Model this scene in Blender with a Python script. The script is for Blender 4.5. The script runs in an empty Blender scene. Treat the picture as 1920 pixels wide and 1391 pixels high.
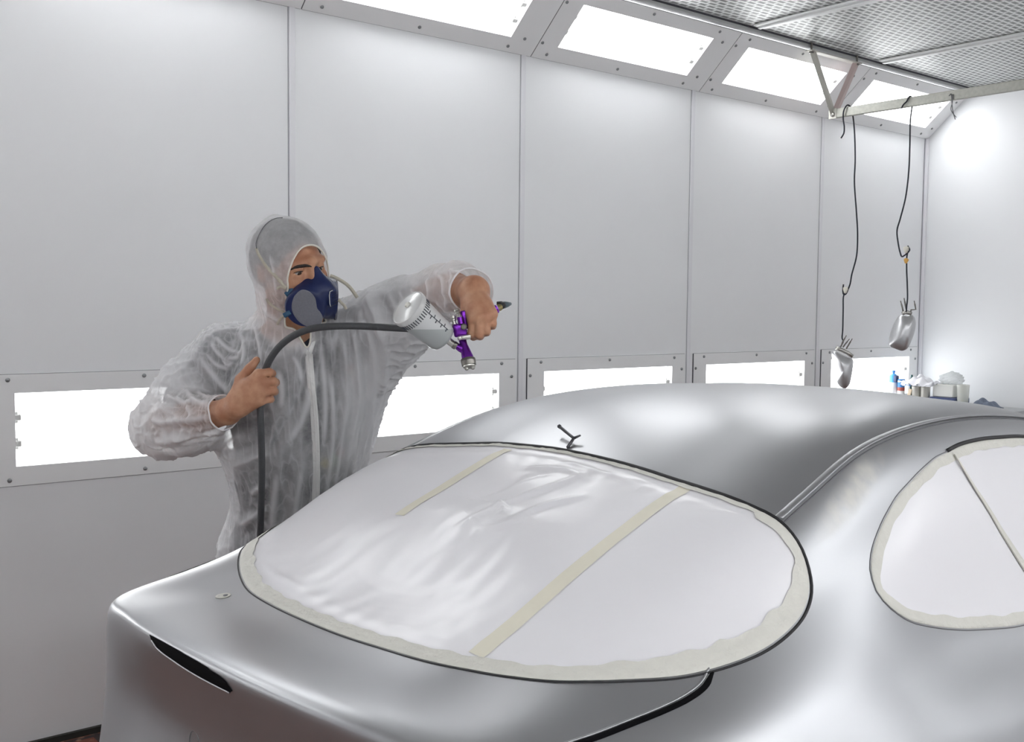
import bpy, bmesh, math, random
import numpy as np
from mathutils import Vector, Matrix
from mathutils.bvhtree import BVHTree

random.seed(7)
rng = np.random.default_rng(11)
SC = bpy.context.scene
COL = SC.collection
PI = math.pi

# ------------------------------------------------------------------ helpers
def V(*a): return Vector(a)

def link(o, parent=None):
    COL.objects.link(o)
    if parent is not None: o.parent = parent
    return o

def mesh_obj(name, verts, faces, material, parent=None, smooth=True, loc=None):
    me = bpy.data.meshes.new(name)
    me.from_pydata([tuple(v) for v in verts], [], [tuple(f) for f in faces])
    me.update()
    if smooth:
        me.polygons.foreach_set('use_smooth', [True] * len(me.polygons))
    o = bpy.data.objects.new(name, me)
    mats = material if isinstance(material, (list, tuple)) else [material]
    for m in mats:
        if m: me.materials.append(m)
    link(o, parent)
    if loc is not None: o.location = loc
    return o

def bm_obj(name, bm, material, parent=None, smooth=False, loc=None):
    me = bpy.data.meshes.new(name)
    bmesh.ops.recalc_face_normals(bm, faces=bm.faces[:])
    bm.to_mesh(me); bm.free()
    if smooth: me.polygons.foreach_set('use_smooth', [True] * len(me.polygons))
    o = bpy.data.objects.new(name, me)
    mats = material if isinstance(material, (list, tuple)) else [material]
    for m in mats:
        if m: me.materials.append(m)
    link(o, parent)
    if loc is not None: o.location = loc
    return o

def autosmooth(o, angle=35):
    """smooth shading with sharp edges above an angle"""
    me = o.data
    me.polygons.foreach_set('use_smooth', [True] * len(me.polygons))
    bm = bmesh.new(); bm.from_mesh(me)
    for e in bm.edges:
        if len(e.link_faces) == 2:
            e.smooth = e.calc_face_angle(0) < math.radians(angle)
    bm.to_mesh(me); bm.free()
    return o

def add_box(bm, lo, hi, bevel=0.0, seg=2, mtx=None):
    lo, hi = Vector(lo), Vector(hi)
    r = bmesh.ops.create_cube(bm, size=1.0)
    vs = r['verts']
    for v in vs:
        v.co = Vector([(lo[i] + hi[i]) / 2 + v.co[i] * (hi[i] - lo[i]) for i in range(3)])
    if bevel > 0:
        es = list({e for v in vs for e in v.link_edges})
        rb = bmesh.ops.bevel(bm, geom=es, offset=bevel, segments=seg, affect='EDGES', profile=0.5)
        vs = list({v for f in rb['faces'] for v in f.verts} | {v for v in vs if v.is_valid})
    if mtx is not None:
        bmesh.ops.transform(bm, matrix=mtx, verts=[v for v in vs if v.is_valid])
    return vs

def box(name, lo, hi, material, parent=None, bevel=0.0):
    bm = bmesh.new(); add_box(bm, lo, hi, bevel)
    return bm_obj(name, bm, material, parent)

def frame_z(d):
    d = Vector(d).normalized()
    return d.to_track_quat('Z', 'Y').to_matrix().to_4x4()

def add_lathe(bm, prof, seg=32, mtx=None, closed=True):
    """profile [(r, z)...] revolved about z"""
    rings = []
    for r, z in prof:
        ring = []
        for i in range(seg):
            a = 2 * PI * i / seg
            co = Vector((r * math.cos(a), r * math.sin(a), z))
            if mtx is not None: co = mtx @ co
            ring.append(bm.verts.new(co))
        rings.append(ring)
    for a, b in zip(rings[:-1], rings[1:]):
        for i in range(seg):
            j = (i + 1) % seg
            bm.faces.new((a[i], a[j], b[j], b[i]))
    if closed:
        bm.faces.new(rings[0][::-1]); bm.faces.new(rings[-1])
    return rings

def catmull(pts, n=8, closed=False):
    P = [Vector(p) for p in pts]
    out = []
    m = len(P)
    rngs = range(m) if closed else range(m - 1)
    for i in rngs:
        if closed:
            p0, p1, p2, p3 = P[(i - 1) % m], P[i], P[(i + 1) % m], P[(i + 2) % m]
        else:
            p1, p2 = P[i], P[i + 1]
            p0 = P[i - 1] if i > 0 else p1 * 2 - p2
            p3 = P[i + 2] if i + 2 < m else p2 * 2 - p1
        d1 = max((p1 - p0).length, 1e-9) ** .5; d2 = max((p2 - p1).length, 1e-9) ** .5; d3 = max((p3 - p2).length, 1e-9) ** .5
        m1 = (p1 - p0) / d1 - (p2 - p0) / (d1 + d2) + (p2 - p1) / d2
        m2 = (p2 - p1) / d2 - (p3 - p1) / (d2 + d3) + (p3 - p2) / d3
        m1 *= d2; m2 *= d2
        for k in range(n):
            t = k / n
            out.append((2 * t**3 - 3 * t**2 + 1) * p1 + (t**3 - 2 * t**2 + t) * m1 + (-2 * t**3 + 3 * t**2) * p2 + (t**3 - t**2) * m2)
    if not closed: out.append(P[-1])
    return out

def add_tube(bm, pts, rad, seg=10, cap=True, closed=False, flat=None, up=None):
    """sweep; rad a number or list; flat=(a,b) scales the section for ribbons"""
    pts = [Vector(p) for p in pts]
    n = len(pts)
    rads = rad if isinstance(rad, (list, tuple)) else [rad] * n
    rings = []
    prev = None
    for i in range(n):
        if closed: t = pts[(i + 1) % n] - pts[i - 1]
        else: t = pts[min(i + 1, n - 1)] - pts[max(i - 1, 0)]
        if t.length < 1e-9: t = Vector((0, 0, 1))
        t.normalize()
        if prev is None:
            a = Vector(up) if up is not None else (Vector((0, 0, 1)) if abs(t.z) < .9 else Vector((1, 0, 0)))
            x = (a - t * a.dot(t)).normalized()
        else:
            x = (prev - t * prev.dot(t))
            x = x.normalized() if x.length > 1e-6 else prev
        if up is not None and callable(up) is False and flat is not None:
            a = Vector(up); xx = a - t * a.dot(t)
            if xx.length > .2: x = xx.normalized()
        prev = x
        y = t.cross(x)
        fa, fb = flat if flat else (1, 1)
        ring = []
        for k in range(seg):
            an = 2 * PI * k / seg
            ring.append(bm.verts.new(pts[i] + x * (math.cos(an) * rads[i] * fa) + y * (math.sin(an) * rads[i] * fb)))
        rings.append(ring)
    m = n if closed else n - 1
    for i in range(m):
        a, b = rings[i], rings[(i + 1) % n]
        for k in range(seg):
            j = (k + 1) % seg
            bm.faces.new((a[k], a[j], b[j], b[k]))
    if cap and not closed:
        bm.faces.new(rings[0][::-1]); bm.faces.new(rings[-1])
    return rings

def tube(name, pts, rad, material, parent=None, seg=10, smooth_n=0, **k):
    if smooth_n: pts = catmull(pts, smooth_n, k.get('closed', False))
    bm = bmesh.new(); add_tube(bm, pts, rad, seg, **k)
    o = bm_obj(name, bm, material, parent, smooth=True)
    return autosmooth(o, 50)

def tag(o, label, cat, group=None, kind=None):
    o['label'] = label; o['category'] = cat
    if group: o['group'] = group
    if kind: o['kind'] = kind
    return o

def empty(name, loc, label=None, cat=None, group=None, rotz=0.0):
    o = bpy.data.objects.new(name, None); o.empty_display_size = .1
    link(o); o.location = loc; o.rotation_euler = (0, 0, rotz)
    if label: tag(o, label, cat, group)
    return o

def struct(o):
    o['kind'] = 'structure'; return o

# ------------------------------------------------------------------ materials
def srgb(*c):
    return tuple(((x / 255) / 12.92 if x / 255 <= .04045 else (((x / 255) + .055) / 1.055) ** 2.4) for x in c) + (1.0,)

def new_mat(name):
    m = bpy.data.materials.new(name); m.use_nodes = True
    nt = m.node_tree
    b = nt.nodes['Principled BSDF']
    return m, nt, b

def mat(name, col, rough=.5, metal=0.0, spec=.5, noise=0.0, nscale=20.0, bump=0.0, bscale=60.0, coat=0.0, stretch=None):
    m, nt, b = new_mat(name)
    b.inputs['Base Color'].default_value = col
    b.inputs['Roughness'].default_value = rough
    b.inputs['Metallic'].default_value = metal
    b.inputs['Specular IOR Level'].default_value = spec
    b.inputs['Coat Weight'].default_value = coat
    if noise > 0 or bump > 0:
        tc = nt.nodes.new('ShaderNodeTexCoord')
        mp = nt.nodes.new('ShaderNodeMapping')
        nt.links.new(tc.outputs['Object'], mp.inputs['Vector'])
        if stretch: mp.inputs['Scale'].default_value = stretch
    if noise > 0:
        n = nt.nodes.new('ShaderNodeTexNoise'); n.inputs['Scale'].default_value = nscale; n.inputs['Detail'].default_value = 4
        nt.links.new(mp.outputs[0], n.inputs['Vector'])
        mx = nt.nodes.new('ShaderNodeMix'); mx.data_type = 'RGBA'
        mx.inputs[6].default_value = tuple(min(1, c * (1 - noise)) for c in col[:3]) + (1,)
        mx.inputs[7].default_value = tuple(min(1, c * (1 + noise)) for c in col[:3]) + (1,)
        nt.links.new(n.outputs['Fac'], mx.inputs[0]); nt.links.new(mx.outputs[2], b.inputs['Base Color'])
    if bump > 0:
        n2 = nt.nodes.new('ShaderNodeTexNoise'); n2.inputs['Scale'].default_value = bscale; n2.inputs['Detail'].default_value = 3
        nt.links.new(mp.outputs[0], n2.inputs['Vector'])
        bp = nt.nodes.new('ShaderNodeBump'); bp.inputs['Strength'].default_value = bump; bp.inputs['Distance'].default_value = .01
        nt.links.new(n2.outputs['Fac'], bp.inputs['Height']); nt.links.new(bp.outputs[0], b.inputs['Normal'])
    return m

def emis(name, col, strength):
    m, nt, b = new_mat(name)
    b.inputs['Base Color'].default_value = (.8, .8, .8, 1)
    b.inputs['Emission Color'].default_value = col
    b.inputs['Emission Strength'].default_value = strength
    return m
EXPOSURE = 1.35
LIGHT_COVE = 3.8
LIGHT_OPP = 4.7
LIGHT_LOW = 2.2
LIGHT_OPP_LOW = 1.3
CAR_ROUGH = .35
CAR_METAL = .82
SUIT_SEE = .66
# ------------------------------------------------------------------ camera
cam_d = bpy.data.cameras.new('camera'); cam = bpy.data.objects.new('camera', cam_d); link(cam)
cam_d.sensor_width = 36.0; cam_d.lens = 1975.54 / 1920 * 36.0; cam_d.clip_start = .02
CAM = Vector((0, 0, 1.55))
FW = Vector((0.63320686, 0.77161086, -0.06054552)); RT = Vector((0.77336773, -0.6338825, 0.0097635)); UP = Vector((0.03084513, 0.05300627, 0.99811769))
cam.matrix_world = Matrix(((RT.x, UP.x, -FW.x, CAM.x), (RT.y, UP.y, -FW.y, CAM.y), (RT.z, UP.z, -FW.z, CAM.z), (0, 0, 0, 1)))
SC.camera = cam

def ray(u, v):
    return FW + RT * ((u - 960) / 1975.54) - UP * ((v - 695.5) / 1975.54)
def at(u, v, depth):
    """the point of the place seen at photo pixel (u, v), depth metres in front of the lens plane"""
    return CAM + ray(u, v) * depth

SC.view_settings.view_transform = 'Standard'; SC.view_settings.look = 'None'
SC.view_settings.exposure = EXPOSURE; SC.view_settings.gamma = 1.0
w = bpy.data.worlds.new('world'); SC.world = w; w.use_nodes = True
w.node_tree.nodes['Background'].inputs[0].default_value = (.75, .8, .85, 1); w.node_tree.nodes['Background'].inputs[1].default_value = .02
SC.cycles.max_bounces = 8; SC.cycles.transparent_max_bounces = 12; SC.cycles.diffuse_bounces = 5
SC.cycles.use_denoising = True; SC.cycles.sample_clamp_indirect = 8; SC.cycles.caustics_reflective = False; SC.cycles.caustics_refractive = False

# ------------------------------------------------------------------ room
D, YF, X0, PW = 3.834, -0.70, 1.9866, 1.1926      # long wall, opposite wall, first seam, panel width
ZB, ZF, ZC, ZT = 0.924, 1.305, 2.722, 3.01
XE, XR = 6.785, -2.785
COVE_Y, COVE_Z = 3.545, 2.983

M_wall = mat('white_wall_enamel', (.875, .885, .90, 1), rough=.34, spec=.5, noise=.02, nscale=3, bump=.035, bscale=2.2)
M_end = mat('white_end_wall_enamel', (.86, .87, .885, 1), rough=.55, spec=.5, noise=.02, nscale=2, bump=.03, bscale=1.5)
M_trim = mat('white_joint_strip', (.82, .82, .85, 1), rough=.3)
M_gap = mat('dark_gap', (.06, .06, .07, 1), rough=.8)
M_joint = mat('grey_joint', (.42, .42, .45, 1), rough=.6)
M_plate = mat('galvanised_light_frame', (.88, .885, .89, 1), rough=.42, metal=.0, noise=.02, nscale=8)
M_bolt = mat('grey_bolt', (.28, .29, .30, 1), rough=.35, metal=.8)
M_alu = mat('brushed_aluminium', (.50, .51, .51, 1), rough=.5, metal=.35)
M_lit = emis('lit_diffuser', (.975, .99, 1, 1), LIGHT_COVE)
M_lit_low = emis('lit_diffuser_low', (.975, .99, 1, 1), LIGHT_LOW)
M_lit_opp = emis('lit_diffuser_opposite', (.975, .99, 1, 1), LIGHT_OPP)
M_lit_opl = emis('lit_diffuser_opposite_low', (.975, .99, 1, 1), LIGHT_OPP_LOW)
M_holder = mat('lamp_holder_grey', (.45, .45, .44, 1), rough=.5)

# floor: red-brown grating
def floor_material():
    m, nt, b = new_mat('rust_red_floor')
    tc = nt.nodes.new('ShaderNodeTexCoord')
    br = nt.nodes.new('ShaderNodeTexBrick'); br.inputs['Scale'].default_value = 1.0
    br.inputs['Color1'].default_value = (.13, .040, .024, 1); br.inputs['Color2'].default_value = (.17, .052, .03, 1)
    br.inputs['Mortar'].default_value = (.03, .02, .02, 1); br.inputs['Mortar Size'].default_value = .012
    br.inputs['Brick Width'].default_value = .3; br.inputs['Row Height'].default_value = .1; br.offset = 0
    nt.links.new(tc.outputs['Object'], br.inputs['Vector'])
    n = nt.nodes.new('ShaderNodeTexNoise'); n.inputs['Scale'].default_value = 25; n.inputs['Detail'].default_value = 6
    nt.links.new(tc.outputs['Object'], n.inputs['Vector'])
    r = nt.nodes.new('ShaderNodeValToRGB'); r.color_ramp.elements[0].position = .55; r.color_ramp.elements[1].position = .75
    nt.links.new(n.outputs['Fac'], r.inputs[0])
    mx = nt.nodes.new('ShaderNodeMix'); mx.data_type = 'RGBA'; mx.inputs[7].default_value = (.42, .25, .18, 1)
    nt.links.new(r.outputs[0], mx.inputs[0]); nt.links.new(br.outputs['Color'], mx.inputs[6]); nt.links.new(mx.outputs[2], b.inputs['Base Color'])
    b.inputs['Roughness'].default_value = .6
    return m
M_floor = floor_material()
struct(box('floor', (XR - .1, YF - .1, -.08), (XE + .1, D + .1, 0), M_floor))

def ceiling_material():
    m, nt, b = new_mat('expanded_metal_ceiling')
    tc = nt.nodes.new('ShaderNodeTexCoord')
    br = nt.nodes.new('ShaderNodeTexBrick'); br.inputs['Scale'].default_value = 1.0
    br.inputs['Color1'].default_value = (.16, .17, .165, 1); br.inputs['Color2'].default_value = (.26, .27, .26, 1)
    br.inputs['Mortar'].default_value = (.74, .75, .74, 1); br.inputs['Mortar Size'].default_value = .0085
    br.inputs['Mortar Smooth'].default_value = .3
    br.inputs['Brick Width'].default_value = .062; br.inputs['Row Height'].default_value = .034; br.offset = .5
    nt.links.new(tc.outputs['Object'], br.inputs['Vector'])
    nt.links.new(br.outputs['Color'], b.inputs['Base Color'])
    bp = nt.nodes.new('ShaderNodeBump'); bp.inputs['Strength'].default_value = .8; bp.inputs['Distance'].default_value = .004
    nt.links.new(br.outputs['Fac'], bp.inputs['Height']); nt.links.new(bp.outputs[0], b.inputs['Normal'])
    b.inputs['Roughness'].default_value = .42; b.inputs['Metallic'].default_value = .35
    return m
ceil = struct(box('ceiling', (XR - .1, YF + .2, ZT), (XE + .1, 3.60, ZT + .06), ceiling_material()))

def wall_columns(name, ywall, out, back):
    """panels of a long wall: upper and lower sheets per column, thin fillers beside the light frames, joint strips"""
    bm = bmesh.new()
    bm2 = bmesh.new(); bm3 = bmesh.new()
    y0, y1 = (ywall, ywall + .05) if out < 0 else (ywall - .05, ywall)
    ys = ywall + out * .006
    for k in range(-4, 4):
        x = X0 + k * PW
        a, b_ = x + .003, x + PW
        add_box(bm, (a, y0, ZF), (b_, y1, ZC + .01), .0015, 1)
        add_box(bm, (a, y0, 0), (b_, y1, ZB), .0015, 1)
        add_box(bm, (a, y0, ZB), (x + .058, y1, ZF))
        add_box(bm, (x + 1.176, y0, ZB), (b_, y1, ZF))
        add_box(bm2, (x + .004, min(ywall, ys), 0), (x + .030, max(ywall, ys), ZC), .0012, 1)
        add_box(bm3, (x - .0015, min(ywall + out * .0006, ywall), 0), (x + .003, max(ywall + out * .0006, ywall), ZC))
    add_box(bm, (XR, y0 - out * .13 - (0.05 if out > 0 else 0), 0), (XE, y0 - out * .13 + (0.05 if out < 0 else 0), ZC)) if back else None
    o = struct(bm_obj(name, bm, M_wall))
    return o, bm2, bm3
wl, s2, s3 = wall_columns('wall_back', D, -1, True)
struct(bm_obj('trim_1', s2, M_trim)); struct(bm_obj('trim_2', s3, M_joint))
wf, s2, s3 = wall_columns('wall_front', YF, 1, True)
struct(bm_obj('trim_3', s2, M_trim)); struct(bm_obj('trim_4', s3, M_joint))
we = struct(box('wall_right', (XE, YF - .2, 0), (XE + .08, D + .2, ZT + .1), M_end))
struct(box('wall_left', (XR - .08, YF - .2, 0), (XR, D + .2, ZT + .1), M_end))
# corner angle at the end wall, dark joint above it along the cove end, black skirting at the floor
struct(box('trim_5', (XE - .022, D - .022, 0), (XE, D - .001, ZC), M_trim, bevel=.003))
struct(box('trim_6', (XE - .027, D - .004, 0), (XE - .022, D - .0005, ZC), M_joint))
struct(box('baseboard_back', (XR, D - .016, 0), (XE - .03, D, .022), mat('black_skirting', (.025, .025, .022, 1), rough=.7)))

# cove backing
for nm, yw, s in (('wall_back_cove', D, 1), ('wall_front_cove', YF, -1)):
    yt = COVE_Y if s > 0 else YF + (D - COVE_Y)
    cd = Vector((0, yt - yw, COVE_Z - ZC)).normalized(); nn = Vector((0, cd.z * s, -cd.y * s))   # pointing outwards
    bmc = bmesh.new()
    q = [Vector((0, yw, ZC)) + nn * .06, Vector((0, yt, COVE_Z)) + nn * .06, Vector((0, yt, COVE_Z)) + nn * .075, Vector((0, yw, ZC)) + nn * .075]
    vs = [[bmc.verts.new((x, p.y, p.z)) for p in q] for x in (XR, XE)]
    for i in range(4):
        bmc.faces.new((vs[0][i], vs[0][(i + 1) % 4], vs[1][(i + 1) % 4], vs[1][i]))
    bmc.faces.new(vs[0]); bmc.faces.new(vs[1][::-1])
    struct(bm_obj('trim_7' if s > 0 else 'trim_8', bmc, M_wall))
    # channel between cove and ceiling with a dark shadow gap
    ya, yb = sorted((yt + s * .012, yt - s * .028))
    struct(box('trim_9' if s > 0 else 'trim_10', (XR, ya, COVE_Z + .002), (XE, yb, ZT), M_alu, bevel=.006))
    ya, yb = sorted((yt - s * .028, yt - s * .036))
    struct(box('trim_11' if s > 0 else 'trim_12', (XR, ya, ZT - .006), (XE, yb, ZT), M_gap))

# ------------------------------------------------------------------ light units
bolt_bm = bmesh.new()
add_lathe(bolt_bm, [(.0078, 0), (.0078, .0018), (.0066, .0045), (.003, .0062), (.0005, .0064)], 12)
BOLT = bpy.data.meshes.new('bolt'); bolt_bm.to_mesh(BOLT); bolt_bm.free(); BOLT.materials.append(M_bolt)
BOLT.polygons.foreach_set('use_smooth', [True] * len(BOLT.polygons))

def light_unit(name, origin, wdir, ndir, h0, h1, g, bolts, lit, label, group, full=True, f1=1.1755):
    """sheet-metal frame with a lit diffuser set behind its opening; local x along the wall, y up the sheet, z out of it"""
    root = empty(name, origin, label, 'light panel', group)
    wd, nd = Vector(wdir).normalized(), Vector(ndir).normalized()
    xd = Vector((1, 0, 0))
    flip = 1 if xd.cross(wd).dot(nd) > 0 else -1
    R = Matrix((xd, wd, nd)).transposed().to_4x4()
    f0 = .0585
    gx0, gx1, gy0, gy1 = g
    bm = bmesh.new()
    def ringz(x0, x1, y0, y1, z): return [bm.verts.new(R @ Vector(p)) for p in ((x0, y0, z), (x1, y0, z), (x1, y1, z), (x0, y1, z))]
    t, dp = .005, -.032
    o0, o1 = ringz(f0, f1, h0, h1, 0.0), ringz(f0, f1, h0, h1, t)
    i1, i0 = ringz(gx0, gx1, gy0, gy1, t), ringz(gx0, gx1, gy0, gy1, dp)
    for a, b_ in ((o0, o1), (o1, i1), (i1, i0)):
        for k in range(4):
            bm.faces.new((a[k], a[(k + 1) % 4], b_[(k + 1) % 4], b_[k]))
    fr = bm_obj('frame', bm, M_plate, root)
    bm = bmesh.new(); add_box(bm, (gx0 - .01, gy0 - .01, dp - .012), (gx1 + .01, gy1 + .01, dp), mtx=R)
    bm_obj('diffuser', bm, lit, root)
    if full:
        for bx, by in bolts:
            o = bpy.data.objects.new('bolt', BOLT); link(o, root)
            o.matrix_local = Matrix.Translation(R @ Vector((bx, by, t))) @ R if flip > 0 else Matrix.Translation(R @ Vector((bx, by, t))) @ frame_z(nd)
        for hx in (gx0 + .012, gx1 - .012):
            for fy in (.3, .66):
                bm = bmesh.new(); yy = gy0 + (gy1 - gy0) * fy
                add_box(bm, (hx - .012, yy - .011, dp + .001), (hx + .012, yy + .011, dp + .02), .003, 1, mtx=R)
                add_box(bm, (hx - .006, yy - .02, dp + .001), (hx + .003, yy + .02, dp + .012), .002, 1, mtx=R)
                bm_obj('lamp_holder', bm, M_holder, root)
    # dark joint line down the left edge of the frame
    bm = bmesh.new(); add_box(bm, (f0 - .004, h0, 0.0), (f0, h1, .0035), mtx=R); bm_obj('seal', bm, M_gap, root)
    bm = bmesh.new(); add_box(bm, (f0, h1, 0.0), (f1, h1 + .002, .004), mtx=R); add_box(bm, (f0, h0 - .002, 0.0), (f1, h0, .004), mtx=R)
    bm_obj('edge', bm, mat('edge_shadow_gap', (.30, .30, .31, 1), rough=.7) if 'edge_shadow_gap' not in bpy.data.materials else bpy.data.materials['edge_shadow_gap'], root)
    return root

low_bolts = [(.142, .363), (.606, .363), (1.092, .363), (.142, .020), (.606, .020), (1.092, .020), (.0745, .300), (1.152, .300), (.0745, .082), (1.152, .082)]
cl = math.hypot(D - COVE_Y, COVE_Z - ZC)
cove_bolts = [(.137, .032), (.606, .034), (1.094, .033), (.0755, .087), (1.160, .087), (.0755, .310), (1.160, .310), (.142, .362), (.606, .362), (1.092, .362)]
low_names = {-1: 'lit wall panel at far left, its right end behind the painter\'s raised elbow',
             0: 'lit wall panel between the painter\'s left side and the car roof, under the spray gun',
             1: 'lit wall panel just above the crest of the car roof, third from the left',
             2: 'narrow lit wall panel showing over the car roof, left of the hanging mirror shells',
             3: 'lit wall panel in the far corner behind the hanging mirror shell and the bottles'}
up_names = {0: 'slanted ceiling-edge light above the painter, cut off by the top of the picture',
            1: 'large slanted ceiling-edge light left of the hanging-rail bracket, second from the left',
            2: 'slanted ceiling-edge light partly behind the metal V bracket',
            3: 'slanted ceiling-edge light in the far corner crossed by the hanging rail'}
cdir = Vector((0, COVE_Y - D, COVE_Z - ZC)).normalized()
cn = Vector((0, -cdir.z, cdir.y)); cn = cn if cn.z < 0 else -cn
for k in range(-4, 4):
    x = X0 + k * PW
    seen = k >= -1
    light_unit('wall_light_panel', (x, D - .0005, ZB), (0, 0, 1), (0, -1, 0), 0, ZF - ZB, (.164, 1.077, .066, .317), low_bolts, M_lit_low,
               low_names.get(k, 'lit wall panel along the painter\'s wall, left of the picture'), 'lit panels along the foot of the side wall' if seen else 'lit panels outside the picture', seen)
    light_unit('cove_light_panel', (x, D, ZC), cdir, cn, .003, cl - .003, (.176, 1.083, .081, .318), cove_bolts, M_lit,
               up_names.get(k, 'slanted ceiling-edge light along the painter\'s wall, left of the picture'), 'slanted lights along the ceiling edge' if k >= 0 else 'slanted lights outside the picture', k >= 0, f1=PW + .054)
    c2 = Vector((0, -cdir.y, cdir.z)); n2 = Vector((0, -cn.y, cn.z))
    light_unit('cove_light_panel', (x, YF, ZC), c2, n2, .003, cl - .003, (.176, 1.083, .081, .318), cove_bolts, M_lit_opp,
               'slanted ceiling-edge light above the opposite side wall, behind the camera', 'slanted lights of the opposite wall', False, f1=PW + .054)
    light_unit('wall_light_panel', (x, YF + .0005, ZB), (0, 0, 1), (0, 1, 0), 0, ZF - ZB, (.164, 1.077, .066, .317), low_bolts, M_lit_opl,
               'lit wall panel low on the opposite side wall, behind the camera', 'lit panels of the opposite wall', False)

# ceiling bars
M_bar = mat('pale_aluminium_bar', (.74, .75, .75, 1), rough=.4, metal=.2)
for i, xb in enumerate((2.08, 3.25, 4.475, 5.637)):
    bm = bmesh.new()
    add_box(bm, (xb - .047, YF + .33, ZT - .012), (xb + .047, 3.475, ZT - .001), .004, 2)
    add_box(bm, (xb - .012, YF + .33, ZT - .020), (xb + .012, 3.475, ZT - .011), .003, 2)
    struct(bm_obj('trim_%d' % (13 + i), bm, M_bar))
struct(box('trim_17', (XE - .05, YF + .3, ZT - .028), (XE, 3.50, ZT), M_alu, bevel=.004))
# ------------------------------------------------------------------ car
# car space: X forwards along the car, S to its left (towards the lit wall), Z up
HEAD = 0.10
CAR_O = Vector((0, 1.5, 0))
CARM = Matrix.Translation(CAR_O) @ Matrix.Rotation(HEAD, 4, 'Z')
CARI = CARM.inverted()

XA = 1.30          # hub of the fan that makes the rounded tail
# main sections, front to back: X, then (S, Z) of eight control points from spine to sill
SECT = [
 (5.22, [(0, .50), (.16, .50), (.30, .49), (.38, .475), (.42, .46), (.45, .42), (.45, .35), (.40, .22)]),
 (5.05, [(0, .66), (.22, .66), (.42, .645), (.56, .62), (.64, .58), (.68, .50), (.68, .38), (.62, .20)]),
 (4.70, [(0, .80), (.26, .80), (.48, .785), (.62, .77), (.71, .73), (.80, .62), (.79, .42), (.72, .20)]),
 (4.20, [(0, .91), (.26, .91), (.48, .90), (.62, .875), (.74, .83), (.865, .69), (.84, .45), (.77, .20)]),
 (3.85, [(0, .985), (.26, .98), (.50, .965), (.63, .925), (.745, .87), (.88, .71), (.85, .48), (.78, .20)]),
 (3.45, [(0, 1.165), (.26, 1.155), (.49, 1.11), (.62, 1.00), (.745, .895), (.88, .72), (.85, .5), (.78, .20)]),
 (3.00, [(0, 1.275), (.25, 1.268), (.48, 1.238), (.605, 1.09), (.745, .90), (.875, .72), (.85, .5), (.78, .20)]),
 (2.55, [(0, 1.336), (.25, 1.328), (.485, 1.292), (.60, 1.14), (.74, .905), (.875, .73), (.85, .5), (.78, .20)]),
 (2.10, [(0, 1.346), (.25, 1.337), (.50, 1.302), (.605, 1.16), (.725, .925), (.88, .75), (.85, .5), (.78, .20)]),
 (1.80, [(0, 1.315), (.26, 1.308), (.515, 1.275), (.62, 1.13), (.72, .945), (.885, .765), (.855, .5), (.78, .20)]),
 (1.55, [(0, 1.247), (.27, 1.241), (.53, 1.208), (.635, 1.085), (.735, .95), (.885, .765), (.855, .5), (.78, .21)]),
 (1.30, [(0, 1.150), (.27, 1.146), (.53, 1.125), (.635, 1.045), (.745, .945), (.875, .765), (.85, .5), (.78, .21)]),
]
# fan sections: angle from straight sideways to straight back, then (r, Z)
FAN = [
 (28, [(0, 1.150), (.27, 1.095), (.51, 1.035), (.645, .990), (.755, .930), (.835, .77), (.835, .5), (.75, .22)]),
 (45, [(0, 1.150), (.27, 1.062), (.50, 1.003), (.738, .968), (.764, .948), (.778, .78), (.80, .5), (.72, .24)]),
 (58, [(0, 1.150), (.27, 1.043), (.48, .994), (.688, .976), (.698, .962), (.670, .80), (.735, .5), (.66, .25)]),
 (72, [(0, 1.150), (.27, 1.030), (.46, .990), (.636, .981), (.645, .968), (.606, .81), (.68, .5), (.61, .25)]),
 (90, [(0, 1.150), (.27, 1.024), (.45, .989), (.613, .984), (.622, .971), (.585, .81), (.66, .5), (.59, .25)]),
]
def car_control():
    rows = []
    for X, pts in SECT: rows.append([Vector((X, s, z)) for s, z in pts])
    for ph, pts in FAN:
        a = math.radians(ph)
        rows.append([Vector((XA - r * math.sin(a), r * math.cos(a), z)) for r, z in pts])
    return rows

def spline_cols(rows, n):
    """smooth every column of a control grid with n samples per span, keeping tail symmetric about the car's plane"""
    out = None
    cols = []
    for j in range(len(rows[0])):
        col = [r[j] for r in rows]
        # ghost mirror point past the tail centre keeps the surface smooth across it
        ghost = col[-2].copy(); ghost.y = -ghost.y
        c = catmull(col + [ghost], n)
        cols.append(c[:(len(col) - 1) * n + 1])
    return [[cols[j][i] for j in range(len(cols))] for i in range(len(cols[0]))]

def section_fine(row, n):
    g = row[1].copy(); 
    g2 = Vector((2 * row[0].x - g.x, -g.y if abs(row[0].y) < 1e-9 else g.y, g.z))
    # soft spine: mirror ghost before the first point
    c = catmull([g2] + row, n)
    return c[n:]

CN_U, CN_V = 9, 9
ctrl = spline_cols(car_control(), CN_U)
half = [section_fine(r, CN_V) for r in ctrl]
nu, nv = len(half), len(half[0])
# both sides as one continuous mesh
cverts, cfaces = [], []
idx = {}
def cvid(i, j, side):
    p = half[i][j]
    if j == 0: key = (i if i < len(SECT) * CN_U - CN_U + 1 else (len(SECT) - 1) * CN_U, 0, 0)
    elif i == nu - 1: key = (i, j, 0)
    else: key = (i, j, side)
    if key not in idx:
        idx[key] = len(cverts); cverts.append(Vector((p.x, p.y if side >= 0 else -p.y, p.z)))
    return idx[key]
for side in (1, -1):
    for i in range(nu - 1):
        for j in range(nv - 1):
            q = [cvid(i, j, side), cvid(i + 1, j, side), cvid(i + 1, j + 1, side), cvid(i, j + 1, side)]
            qq = []
            for t in q:
                if t not in qq: qq.append(t)
            if len(qq) >= 3:
                cfaces.append(qq if side > 0 else qq[::-1])
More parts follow.
